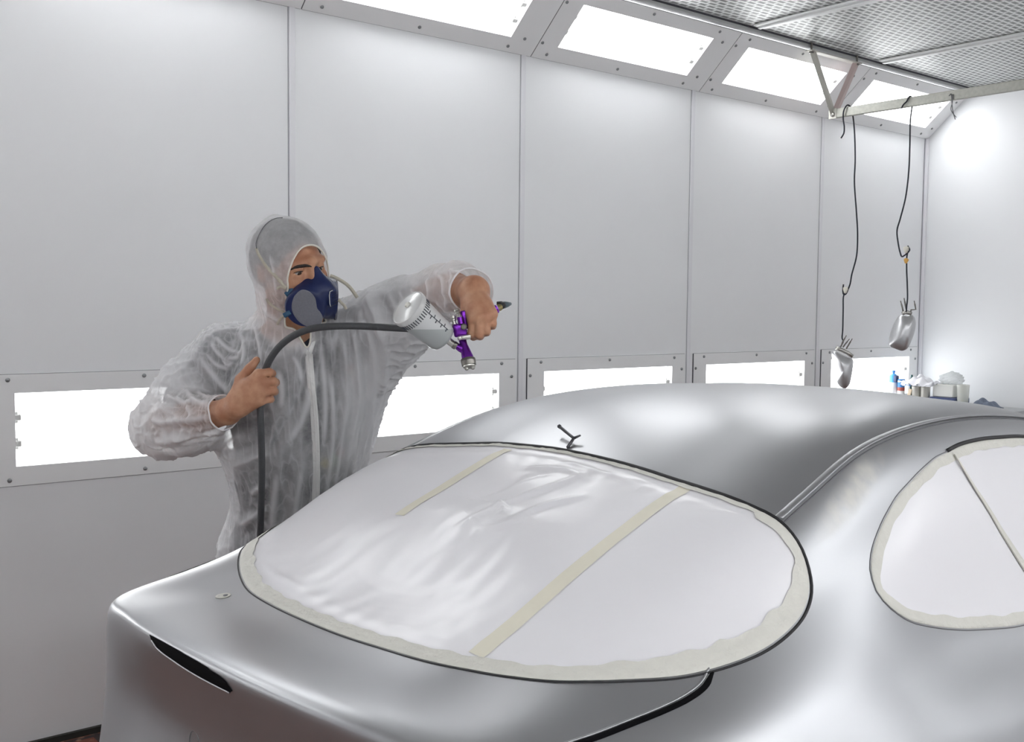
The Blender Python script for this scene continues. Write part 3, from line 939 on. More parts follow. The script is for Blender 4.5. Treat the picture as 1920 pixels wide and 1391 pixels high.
def vnormals(VP, F):
    a = VP[F[:, 2]] - VP[F[:, 0]]; b = VP[F[:, 3]] - VP[F[:, 1]]
    n = np.cross(a, b); N = np.zeros_like(VP)
    for k in range(4): np.add.at(N, F[:, k], n)
    return N / np.maximum(np.linalg.norm(N, axis=1), 1e-12)[:, None]

def smooth_verts(VP, F, it=1, lam=.5):
    for _ in range(it):
        A = np.zeros_like(VP); C = np.zeros(len(VP))
        for k in range(4):
            for d in (1, 3):
                np.add.at(A, F[:, k], VP[F[:, (k + d) % 4]]); np.add.at(C, F[:, k], 1)
        VP = VP + lam * (A / np.maximum(C, 1)[:, None] - VP)
    return VP

def drop_unused(VP, F):
    used = np.unique(F); mp = -np.ones(len(VP), int); mp[used] = np.arange(len(used))
    return VP[used], mp[F], used

# ------------------------------------------------------------------ person
A3 = lambda u, v, d: np.array(at(u, v, d))
nz = lambda v: np.array(v, float) / np.linalg.norm(v)
camv = np.array(CAM)

# joints
Pv, Nb = A3(552, 1010, 3.03), A3(552, 640, 2.79)
Rs, Re, Rw = A3(428, 672, 2.86), A3(308, 800, 2.83), A3(428, 771, 2.615)
Ls, Le, Lw = A3(672, 628, 2.84), A3(832, 548, 2.72), A3(889, 546, 2.468)
t_up = nz(Nb - Pv)
toc = camv - Nb; toc[2] = 0; toc = nz(toc); rt = np.array(RT); rt[2] = 0; rt = nz(rt)
t_fr = nz(toc * math.cos(.30) + rt * math.sin(.30)); t_fr = nz(t_fr - t_up * (t_fr @ t_up)); t_x = np.cross(t_fr, t_up)
TM = np.stack([t_x, t_fr, t_up], 1)                    # torso frame columns: his right, front, up
Hc = A3(544, 495, 2.70)
yaw_h, pit_h, rol_h = math.radians(40), math.radians(13), math.radians(-12)
h_fr = toc * math.cos(yaw_h) + rt * math.sin(yaw_h)
h_fr = nz(h_fr * math.cos(pit_h) + np.array([0, 0, -1.]) * math.sin(pit_h))
h_x0 = nz(np.cross(h_fr, [0, 0, 1.])); h_z0 = np.cross(h_x0, h_fr)
h_z = nz(h_z0 * math.cos(rol_h) - h_x0 * math.sin(rol_h)); h_x = np.cross(h_fr, h_z)
h_z = nz(h_z0 * math.cos(rol_h) + h_x0 * math.sin(-rol_h)); h_x = np.cross(h_fr, h_z)
HM = np.stack([h_x, h_fr, h_z], 1)
hl = lambda x, y, z: Hc + HM @ np.array([x, y, z], float)      # head-local to world
tl = lambda c, x, y, z: c + TM @ np.array([x, y, z], float)

def mixv(a, b_, t): return a + (b_ - a) * t
hipR, hipL = tl(Pv, .09, 0, -.04), tl(Pv, -.09, 0, -.04)
footR = np.array([hipR[0] - .02, hipR[1] + .05, .09]); footL = np.array([hipL[0] + .05, hipL[1] + .07, .09])
kneeR, kneeL = mixv(hipR, footR, .5) + np.array([0, -.01, 0]), mixv(hipL, footL, .5) + np.array([0, -.01, 0])

def core_torso(S, e):
    S.ell(mixv(Pv, Nb, .72), (.168 + e, .112 + e, .19 + e), TM, .06)
    S.ell(mixv(Pv, Nb, .36), (.152 + e, .112 + e, .17 + e), TM, .08)
    S.ell(Pv, (.165 + e, .12 + e, .14 + e), TM, .07)
    S.cone(mixv(Nb, Rs, .35) - t_up * .015, Rs, .055 + e, .058 + e, .05)
    S.cone(mixv(Nb, Ls, .35) - t_up * .015, Ls, .055 + e, .058 + e, .05)

SK = Shape()
core_torso(SK, 0)
# head
SK.ell(hl(0, -.014, .024), (.074, .096, .079), HM, .02)
SK.ell(hl(0, .036, -.045), (.060, .062, .074), HM, .04)
SK.cone(hl(-.012, .080, -.098), hl(.012, .080, -.098), .018, .018, .03)
for s in (1, -1):
    SK.cone(hl(s * .008, .087, .021), hl(s * .050, .070, .019), .0115, .0085, .016)
    SK.ell(hl(s * .040, .060, -.030), (.024, .026, .024), HM, .02)
    SK.ell(hl(s * .076, -.012, -.010), (.009, .020, .031), HM, .008)
SK.cone(hl(0, .086, .014), hl(0, .108, -.028), .0085, .0125, .012)
for s in (1, -1):
    SK.cone(hl(s * .009, .094, -.032), hl(s * .012, .092, -.034), .0085, .0085, .010)
    SK.ell(hl(s * .031, .099, .000), (.020, .0145, .0125), HM, .012, op=-1)
    SK.chain([hl(s * .049, .072, .000), hl(s * .040, .0832, .0070), hl(s * .031, .0862, .0080), hl(s * .021, .0840, .0055)], [.0040, .0046, .0046, .0038], .005)
    SK.chain([hl(s * .048, .073, -.005), hl(s * .038, .0825, -.0098), hl(s * .029, .0850, -.0105), hl(s * .020, .0838, -.006)], [.0038, .0042, .0042, .0038], .006)
SK.cone(hl(0, -.018, -.075), Nb + t_up * .0 - t_fr * .01, .056, .062, .03)
SK.cone(Nb - t_fr * .02, mixv(Nb, Rs, .55) - t_up * .005, .05, .045, .05); SK.cone(Nb - t_fr * .02, mixv(Nb, Ls, .55) - t_up * .005, .05, .045, .05)
# arms
SK.cone(Rs, Re, .054, .042, .03); SK.cone(Re, mixv(Re, Rw, .35), .043, .045, .02); SK.cone(mixv(Re, Rw, .35), Rw, .045, .031, .02)
SK.cone(Ls, Le, .054, .042, .03); SK.cone(Le, mixv(Le, Lw, .35), .043, .045, .02); SK.cone(mixv(Le, Lw, .35), Lw, .045, .031, .02)
# legs
for h_, kn, ft in ((hipR, kneeR, footR), (hipL, kneeL, footL)):
    SK.cone(h_, kn, .088, .058, .04); SK.cone(kn, mixv(kn, ft, .3), .057, .060, .03); SK.cone(mixv(kn, ft, .3), ft, .060, .038, .03)
    SK.cone(ft + np.array([0, .03, -.05]), ft + np.array([-.03, -.15, -.06]), .035, .030, .03)
# right hand closed round the hose
SK.cone(Rw, A3(447, 757, 2.590), .031, .029, .015)
mcp = [A3(484, 701, 2.568), A3(494, 717, 2.560), A3(495, 735, 2.562), A3(488, 752, 2.572)]
for i, m_ in enumerate(mcp): SK.cone(A3(446, 752 + i * 4, 2.590), m_, .022, .0125, .016)
SK.cone(A3(463, 730, 2.582), A3(478, 728, 2.578), .024, .022, .02)
pip = [A3(505, 698, 2.578), A3(513, 715, 2.572), A3(512, 732, 2.574), A3(506, 748, 2.582)]
dip = [A3(510, 700, 2.606), A3(517, 717, 2.604), A3(515, 734, 2.604), A3(508, 749, 2.606)]
tip = [A3(496, 703, 2.620), A3(499, 720, 2.621), A3(497, 736, 2.621), A3(494, 750, 2.620)]
for a, b_, c, d, r in zip(mcp, pip, dip, tip, (.0104, .0104, .0100, .0090)):
    SK.cone(a, b_, r * 1.10, r, .004); SK.cone(b_, c, r, r * .93, .004); SK.cone(c, d, r * .93, r * .85, .004)
SK.cone(A3(447, 745, 2.595), A3(452, 712, 2.592), .021, .0145, .016)
SK.cone(A3(452, 712, 2.592), A3(468, 691, 2.594), .0145, .0118, .006)
SK.cone(A3(468, 691, 2.594), A3(481, 675, 2.598), .0118, .0092, .004)
# left hand over the gun handle, fingers hanging down
lw2 = A3(893, 566, 2.440)
SK.cone(Lw, lw2, .030, .0265, .03)
m2 = [A3(886, 600, 2.410), A3(899, 597, 2.400), A3(912, 594, 2.403), A3(923, 589, 2.416)]
for i, m_ in enumerate(m2): SK.cone(A3(889 + i * 4, 572, 2.438), m_, .022, .0128, .016)
SK.cone(A3(900, 580, 2.43), A3(905, 588, 2.425), .026, .024, .02)
p2 = [A3(884.5, 627, 2.408), A3(898.5, 627, 2.400), A3(912, 620, 2.402), A3(924, 607, 2.414)]
d2_ = [A3(887.5, 631, 2.434), A3(900, 630, 2.430), A3(912.5, 623, 2.430), A3(924, 611, 2.440)]
t2 = [A3(889, 622, 2.452), A3(901, 620, 2.452), A3(912, 613, 2.452), A3(922, 603, 2.458)]
for a, b_, c, d, r in zip(m2, p2, d2_, t2, (.0098, .0100, .0095, .0088)):
    SK.cone(a, b_, r * 1.10, r, .003); SK.cone(b_, c, r, r * .93, .004); SK.cone(c, d, r * .93, r * .85, .004)
SK.cone(A3(880, 572, 2.448), A3(874, 590, 2.445), .019, .0135, .014)
SK.cone(A3(874, 590, 2.445), A3(868, 603, 2.455), .0135, .0115, .006); SK.cone(A3(868, 603, 2.455), A3(866, 612, 2.475), .0115, .009, .004)

def skin_material():
    m, nt, b = new_mat('tanned_skin')
    tc = nt.nodes.new('ShaderNodeTexCoord')
    n = nt.nodes.new('ShaderNodeTexNoise'); n.inputs['Scale'].default_value = 28; n.inputs['Detail'].default_value = 5
    nt.links.new(tc.outputs['Object'], n.inputs['Vector'])
    r = nt.nodes.new('ShaderNodeValToRGB')
    r.color_ramp.elements[0].position = .35; r.color_ramp.elements[0].color = (.42, .195, .115, 1)
    r.color_ramp.elements[1].position = .68; r.color_ramp.elements[1].color = (.58, .325, .205, 1)
    nt.links.new(n.outputs['Fac'], r.inputs[0]); nt.links.new(r.outputs[0], b.inputs['Base Color'])
    b.inputs['Roughness'].default_value = .5; b.inputs['Specular IOR Level'].default_value = .35
    b.inputs['Subsurface Weight'].default_value = .12; b.inputs['Subsurface Radius'].default_value = (.012, .005, .003); b.inputs['Subsurface Scale'].default_value = 1
    n2 = nt.nodes.new('ShaderNodeTexNoise'); n2.inputs['Scale'].default_value = 160; n2.inputs['Detail'].default_value = 3
    nt.links.new(tc.outputs['Object'], n2.inputs['Vector'])
    bp = nt.nodes.new('ShaderNodeBump'); bp.inputs['Strength'].default_value = .25; bp.inputs['Distance'].default_value = .003
    nt.links.new(n2.outputs['Fac'], bp.inputs['Height']); nt.links.new(bp.outputs[0], b.inputs['Normal'])
    return m
M_skin = skin_material()
PERSON = empty('person', (float(Pv[0]), float((footR[1] + footL[1]) / 2), 0), 'painter in white hooded coverall and blue respirator, gripping a hose and aiming a spray gun', 'person')
def to_person(o):
    o.parent = PERSON; o.matrix_parent_inverse = Matrix.Translation(-PERSON.location); return o
def pmesh(name, VP, F, material, parent=None):
    """mesh given in world coordinates, child of the person or of one of his parts"""
    if parent is None:
        return np_mesh(name, np.asarray(VP) - np.array(PERSON.location), F, material, PERSON)
    return np_mesh(name, np.asarray(VP) - np.array(PERSON.location), F, material, parent)
POFF = Vector(PERSON.location)

VPb, Fb = SK.mesh(.0030)
VPb = smooth_verts(VPb, Fb, 1, .35)
body_p = pmesh('body', VPb, Fb, M_skin)

# ------------------------------------------------------------------ clothes under the coverall
SH = Shape(); core_torso(SH, .013)
SH.cone(Rs, mixv(Rs, Re, .62), .072, .066, .03); SH.cone(Ls, mixv(Ls, Le, .58), .074, .064, .03)
VP, F = SH.mesh(.006)
M_shirt = mat('dark_blue_grey_shirt', (.028, .032, .045, 1), rough=.9)
shirt = pmesh('shirt', VP, F, [M_shirt, mat('yellow_print', (.75, .62, .12, 1), .8), mat('green_print', (.25, .45, .25, 1), .8), mat('red_print', (.55, .10, .14, 1), .8), mat('white_print', (.6, .6, .6, 1), .8)])
cen = np.array([VP[f].mean(0) for f in F]); nrm = np.cross(VP[F[:, 2]] - VP[F[:, 0]], VP[F[:, 3]] - VP[F[:, 1]])
front = ((camv - cen) * nrm).sum(1) > 0
dd = cen - camv; dep = dd @ np.array(FW)
pu = 960 + 1975.54 * (dd @ np.array(RT)) / dep; pv = 695.5 - 1975.54 * (dd @ np.array(UP)) / dep
mi = np.zeros(len(F), np.int32)
for u, v, a, b_, k in ((612, 868, 11, 9, 1), (626, 862, 8, 14, 2), (640, 848, 7, 13, 3), (624, 895, 8, 9, 4), (657, 690, 9, 8, 3), (660, 700, 5, 6, 1)):
    mi[front & (((pu - u) / a) ** 2 + ((pv - v) / b_) ** 2 < 1)] = k
shirt.data.polygons.foreach_set('material_index', mi)
TR = Shape()
TR.ell(Pv - t_up * .02, (.166, .120, .13), TM, .05)
for h_, kn, ft in ((hipR, kneeR, footR), (hipL, kneeL, footL)):
    TR.cone(h_, kn, .090, .075, .04); TR.cone(kn, ft, .075, .060, .03)
VP, F = TR.mesh(.008); pmesh('trousers', VP, F, mat('dark_trousers', (.03, .033, .04, 1), rough=.9))
M_shoe = mat('black_work_shoe', (.02, .02, .022, 1), rough=.6)
for ft in (footR, footL):
    SS = Shape(); SS.cone(ft + np.array([0, .03, -.045]), ft + np.array([-.03, -.16, -.055]), .045, .035, .03); SS.cone(ft, ft + np.array([0, .02, -.05]), .048, .044, .03)
    VP, F = SS.mesh(.006); VP[:, 2] = np.maximum(VP[:, 2], .001); pmesh('shoe', VP, F, M_shoe)

HA = Shape()
HA.ell(hl(0, -.018, .027), (.082, .102, .085), HM, .02)
HA.ell(hl(0, -.055, -.02), (.070, .058, .06), HM, .03)
HA.ell(hl(0, .150, -.02), (.12, .118, .112), HM, .015, op=-1)
for s in (1, -1): HA.ell(hl(s * .085, .02, -.07), (.05, .06, .075), HM, .015, op=-1)

# ------------------------------------------------------------------ coverall
SU = Shape()
SU.ell(mixv(Pv, Nb, .74), (.188, .140, .20), TM, .06)
SU.ell(mixv(Pv, Nb, .40), (.182, .145, .20), TM, .10)
SU.ell(Pv, (.190, .145, .18), TM, .10)
for n_, sh in ((Nb, Rs), (Nb, Ls)):
    SU.cone(mixv(n_, sh, .15) + t_up * .0, sh, .070, .080, .06)
SU.chain([Rs, mixv(Rs, Re, .5) + t_up * .005, Re], [.086, .084, .082], .05)
Rc = mixv(Re, Rw, .93)
SU.cone(Re, mixv(Re, Rc, .45) - np.array([0, 0, .006]), .078, .074, .03); SU.cone(mixv(Re, Rc, .45) - np.array([0, 0, .006]), Rc, .074, .037, .03)
SU.chain([Ls, mixv(Ls, Le, .5), Le], [.090, .080, .070], .06)
SU.cone(mixv(Ls, Le, .45) - t_up * .03, mixv(Pv, Nb, .55) - t_x * .12, .060, .09, .10)      # slack cloth under the arm
SU.cone(mixv(Rs, Re, .35) - t_up * .03, mixv(Pv, Nb, .55) + t_x * .11, .055, .08, .08)
Lc = mixv(Le, Lw, .93)
SU.cone(Le, mixv(Le, Lc, .5) + np.array([0, 0, .006]), .066, .066, .03); SU.cone(mixv(Le, Lc, .5) + np.array([0, 0, .006]), Lc, .066, .052, .02)
# hood
SU.ell(hl(0, -.022, .026), (.087, .119, .090), HM, .03)
SU.ell(hl(0, .024, -.040), (.073, .080, .085), HM, .05)
SU.cone(hl(0, -.062, .098), hl(0, -.03, .07), .014, .04, .03)
SU.cone(hl(0, -.026, -.05), Nb - t_fr * .012 + t_up * .03, .076, .076, .04)
SU.cone(Nb - t_fr * .04 + t_x * .055 - t_up * .015, Nb - t_fr * .04 - t_x * .055 - t_up * .015, .066, .066, .04)
# legs
for h_, kn, ft in ((hipR, kneeR, footR), (hipL, kneeL, footL)):
    SU.cone(h_, kn, .112, .098, .07); SU.cone(kn, ft, .098, .088, .03)
VPs, Fs = SU.mesh(.0040)
VPs[:, 2] = np.maximum(VPs[:, 2], .03)
VPs = smooth_verts(VPs, Fs, 1, .5)
Ns = vnormals(VPs, Fs)
if (Ns * (VPs - VPs.mean(0))).sum() < 0: Ns = -Ns
suit_bvh = BVHTree.FromPolygons([tuple(v) for v in VPs], [tuple(int(i) for i in f) for f in Fs])
def on_suit(u, v):
    h = suit_bvh.ray_cast(CAM, ray(u, v).normalized())
    return h[0]

# folds: polylines seen on the cloth, each a ridge (positive) or crease (negative)
FOLDS = [
 ([(578, 684), (569, 720), (557, 750), (540, 790), (522, 820), (497, 852)], 7, -5),
 ([(590, 690), (583, 730), (572, 770), (556, 805), (530, 840)], 9, 4),
 ([(655, 590), (668, 650), (672, 720), (664, 790), (648, 860), (636, 930)], 7, 7),
 ([(676, 585), (694, 640), (702, 700), (692, 770), (676, 850), (660, 930)], 7, 7),
 ([(640, 600), (648, 660), (650, 730), (642, 800), (632, 880), (622, 950)], 6, 5),
 ([(614, 690), (622, 740), (624, 800), (616, 880), (606, 950)], 6, 4),
 ([(700, 575), (716, 630), (722, 680), (712, 740), (694, 800), (684, 860)], 7, 6),
 ([(664, 600), (682, 670), (686, 740), (674, 830), (654, 920)], 6, -5),
 ([(600, 640), (606, 700), (610, 770), (606, 850)], 6, 3),
 ([(690, 556), (706, 590), (716, 640)], 6, 6), ([(712, 552), (730, 585), (742, 625)], 6, -5), ([(728, 548), (744, 580), (752, 610)], 6, 6),
 ([(748, 545), (756, 560), (768, 575)], 5, 5), ([(770, 540), (776, 550), (786, 560)], 5, 5), ([(676, 556), (686, 600), (690, 650)], 6, -4),
 ([(800, 522), (806, 545), (812, 575)], 6, 7), ([(815, 508), (832, 530), (838, 560), (836, 585)], 6, 6), ([(826, 520), (820, 550), (822, 585)], 6, -6),
 ([(850, 500), (846, 530), (848, 562)], 5, 5), ([(838, 505), (860, 512), (880, 505)], 5, 4), ([(800, 540), (830, 575), (845, 585)], 6, 5),
 ([(470, 604), (478, 640), (482, 690), (478, 730)], 6, -5), ([(478, 604), (486, 640), (490, 680)], 6, 5), ([(452, 612), (458, 650), (452, 690)], 6, 5),
 ([(440, 615), (436, 640), (446, 676)], 5, -4), ([(462, 640), (444, 668), (426, 672)], 5, 4),
 ([(396, 640), (412, 664), (440, 686)], 5, 6), ([(404, 632), (426, 652), (452, 664)], 5, 5), ([(388, 662), (408, 684), (432, 692)], 5, 5), ([(418, 672), (428, 684), (440, 682)], 4, 5),
 ([(372, 660), (394, 696), (420, 724), (436, 760)], 8, 7), ([(362, 680), (384, 716), (410, 744)], 7, -6), ([(345, 690), (366, 726), (400, 756)], 7, 5),
 ([(330, 705), (352, 740), (372, 756), (402, 760)], 7, 7), ([(318, 722), (330, 752), (350, 770)], 7, -5),
 ([(300, 752), (326, 748), (350, 758), (376, 752)], 6, 6), ([(282, 780), (300, 792), (330, 790), (366, 786), (412, 778)], 6, 7),
 ([(285, 800), (310, 806), (350, 802), (395, 796)], 7, -6), ([(276, 820), (300, 826), (340, 820), (390, 812), (420, 800)], 7, 6), ([(296, 842), (340, 838), (390, 826)], 7, -4),
 ([(300, 770), (312, 790), (316, 820)], 5, -5), ([(335, 775), (342, 800), (338, 830)], 5, 4), ([(352, 760), (360, 778), (358, 800)], 5, 5), ([(380, 756), (384, 776), (378, 800)], 5, -4),
 ([(398, 744), (402, 770), (410, 800)], 5, 5),
 ([(408, 838), (432, 826), (460, 812)], 7, 6), ([(405, 866), (436, 850), (474, 830), (500, 812)], 8, -6), ([(404, 892), (440, 876), (480, 856), (505, 850)], 8, 6), ([(410, 918), (450, 900), (490, 880)], 8, -4),
 ([(404, 952), (430, 940), (470, 926), (500, 905)], 8, 6), ([(408, 985), (440, 968), (484, 950)], 8, -5), ([(412, 1020), (446, 990), (480, 965), (500, 950)], 8, 6), ([(430, 1040), (460, 1010), (490, 985)], 8, -4),
 ([(566, 860), (560, 910), (553, 960), (548, 1000)], 7, 5), ([(540, 860), (536, 920), (532, 980)], 8, -4), ([(520, 880), (514, 940), (510, 1000)], 8, 4),
 ([(520, 690), (528, 730), (526, 770)], 7, 3), ([(545, 660), (560, 690), (566, 720)], 6, 3),
 ([(500, 560), (512, 578), (530, 588)], 5, -2), ([(492, 572), (508, 590), (534, 602)], 5, 6), ([(486, 586), (506, 604), (540, 618)], 6, -2),
 ([(490, 480), (496, 520), (506, 560)], 5, -3), ([(506, 470), (514, 510), (520, 560)], 4, 3), ([(524, 470), (528, 520), (530, 570)], 4, -3),
]
disp = np.zeros(len(VPs)); thick = np.zeros(len(VPs))
for pl, wd, amp in FOLDS:
    pts = [on_suit(u, v) for u, v in pl]; pts = [p for p in pts if p is not None]
    if len(pts) < 2: continue
    cp = np.array([tuple(p) for p in catmull(pts, 5)])
    lo_, hi_ = cp.min(0) - .05, cp.max(0) + .05
    ix = np.where(((VPs > lo_) & (VPs < hi_)).all(1))[0]
    if not len(ix): continue
    best = np.full(len(ix), 9.0); tt = np.zeros(len(ix)); n_ = len(cp) - 1
    for i in range(n_):
        a, b_ = cp[i], cp[i + 1]; ba = b_ - a; q = VPs[ix] - a; h = np.clip(q @ ba / max(ba @ ba, 1e-12), 0, 1)
        d_ = np.linalg.norm(q - h[:, None] * ba, axis=1); m = d_ < best
        best[m] = d_[m]; tt[m] = (i + h[m]) / n_
    env = np.clip(np.minimum(tt, 1 - tt) * 5, 0, 1) ** .7
    w_ = wd * .00135
    g_ = np.exp(-(best / w_) ** 2) * env
    disp[ix] += g_ * amp * .00125
    thick[ix] = np.maximum(thick[ix], g_ * (1.0 if amp > 0 else .25))
# general slack: broad puffs and fine crinkles, mostly running down the body
loc_t = (VPs - Pv) @ TM
vert = value_noise(loc_t * np.array([26, 26, 3.6]), 1, 3); fine = value_noise(loc_t * np.array([55, 55, 14]), 1, 8); broad = value_noise(VPs, 9, 5)
arm = value_noise(VPs * np.array([1, 1, 1.8]), 30, 21)
loc_h = (VPs - Hc) @ HM
in_head = np.clip((loc_h[:, 2] + .10) / .05, 0, 1)
on_arm = np.clip((np.abs(loc_t[:, 0]) - .17) / .05, 0, 1) * (1 - in_head)
rid = (1 - np.abs(vert)) ** 4; rid2 = (1 - np.abs(fine)) ** 5; rid3 = (1 - np.abs(arm)) ** 5
disp += (1 - in_head) * ((1 - on_arm) * (.0058 * rid + .0022 * rid2) + on_arm * (.0065 * rid3 + .0022 * rid2) + .006 * broad)
thick = np.maximum(thick, (1 - in_head) * ((1 - on_arm) * np.maximum(rid * .55, rid2 * .35) + on_arm * np.maximum(rid3 * .6, rid2 * .3)))
# gathers round the face edge of the hood
ang = np.arctan2(loc_h[:, 2] + .03, loc_h[:, 0])
fr = np.clip((loc_h[:, 1] + .06) / .11, 0, 1) * in_head
gath = (1 - np.abs(np.sin(ang * 12 + 3.5 * value_noise(VPs, 14, 31)))) ** 4 * (.35 + .65 * np.clip(value_noise(VPs, 22, 33) * 2 + .5, 0, 1))
disp += fr * .0042 * gath + in_head * .0022 * value_noise(VPs, 34, 4)
thick = np.maximum(thick, fr * gath * .5)
# gathers at the cuffs
for c_, a_ in ((Rc, nz(Rw - Re)), (Lc, nz(Lw - Le))):
    q = VPs - c_; z = q @ a_; rr = np.linalg.norm(q - z[:, None] * a_, axis=1)
    m = (rr < .09) & (z > -.10) & (z < .06)
    e1 = nz(np.cross(a_, [0, 0, 1.])); e2 = np.cross(a_, e1); an = np.arctan2(q @ e1, q @ e2)
    gg = (1 - np.abs(np.sin(an * 8 + 2 * broad))) ** 3 * np.clip((z + .10) / .08, 0, 1)
    disp += np.where(m, gg * .0045, 0); thick = np.maximum(thick, np.where(m, gg * .6, 0))
disp = np.maximum(disp, -.0035)
VP2 = VPs + Ns * disp[:, None]
GAP = np.minimum(np.concatenate([SK.val(c) for c in np.array_split(VP2, 40)]), np.concatenate([SH.val(c) for c in np.array_split(VP2, 40)]))
# keep the cloth a few millimetres clear of skin, hair and shirt
def clear_of(P):
    return np.minimum(np.minimum(SK.val(P), SH.val(P)), HA.val(P) - .0035)
for _ in range(3):
    tight = np.where((GAP < .030) & (np.linalg.norm(VP2 - Rc, axis=1) > .10) & (np.linalg.norm(VP2 - Lc, axis=1) > .10))[0]
    g_ = np.concatenate([clear_of(c) for c in np.array_split(VP2[tight], 20)])
    push = np.clip(.0045 - g_, 0, .02)
    VP2[tight] += Ns[tight] * push[:, None]
    hm = in_head > .5; sm = smooth_verts(VP2, Fs, 1, .5); VP2[hm] = sm[hm]
loose = np.clip((GAP - .016) / .026, 0, 1)
thick = np.maximum(np.maximum(thick, loose), in_head * .38)
# openings: face, neck V, cuffs, ankles
TORSO = Shape(); TORSO.p = [q for q in SU.p[:3]]
fc = VP2[Fs].mean(1)
lh = (fc - Hc) @ HM
face = (lh[:, 1] > .012) & (((lh[:, 0]) / .063) ** 2 + ((lh[:, 2] + .032) / (.098)) ** 2 < 1)
face |= (lh[:, 1] > .03) & (np.abs(lh[:, 0]) < .052) & (lh[:, 2] < -.06) & (lh[:, 2] > -.15)
dd = fc - camv; dep = dd @ np.array(FW); pu = 960 + 1975.54 * (dd @ np.array(RT)) / dep; pv = 695.5 - 1975.54 * (dd @ np.array(UP)) / dep
t_loc = (fc - Nb) @ TM
def in_poly(u, v, poly):
    c = np.zeros(len(u), bool); n_ = len(poly)
    for i in range(n_):
        (x1, y1), (x2, y2) = poly[i], poly[(i + 1) % n_]
        m = ((y1 > v) != (y2 > v)) & (u < (x2 - x1) * (v - y1) / (y2 - y1 + 1e-12) + x1); c ^= m
    return c
neckv = in_poly(pu, pv, [(541, 585), (556, 622), (577, 657), (582, 640), (582, 608), (600, 585), (570, 570)]) & (t_loc[:, 1] > .02)
kill_ = face | neckv
for c_, a_ in ((Rc, nz(Rw - Re)), (Lc, nz(Lw - Le))):
    q = fc - c_; kill_ |= (np.linalg.norm(q, axis=1) < .085) & (q @ a_ > .004) & (TORSO.val(fc) > .010)
kill_ |= fc[:, 2] < .034
VPk, Fk, used = drop_unused(VP2, Fs[~kill_])
def boundary_loops(F):
    E = np.concatenate([F[:, [k, (k + 1) % 4]] for k in range(4)])
    S_ = set(map(tuple, E.tolist())); nxt = {a: b_ for a, b_ in S_ if (b_, a) not in S_}
    loops = []
    while nxt:
        a0 = next(iter(nxt)); lp = [a0]; a = nxt.pop(a0)
        while a != a0 and a in nxt:
            lp.append(a); a = nxt.pop(a)
        loops.append(lp)
    return loops
LOOPS = sorted([l for l in boundary_loops(Fk) if len(l) > 20], key=len, reverse=True)
for lp in LOOPS:
    lp = np.array(lp)
    for _ in range(14):
        VPk[lp] = VPk[lp] * .4 + .3 * (VPk[np.roll(lp, 1)] + VPk[np.roll(lp, -1)])
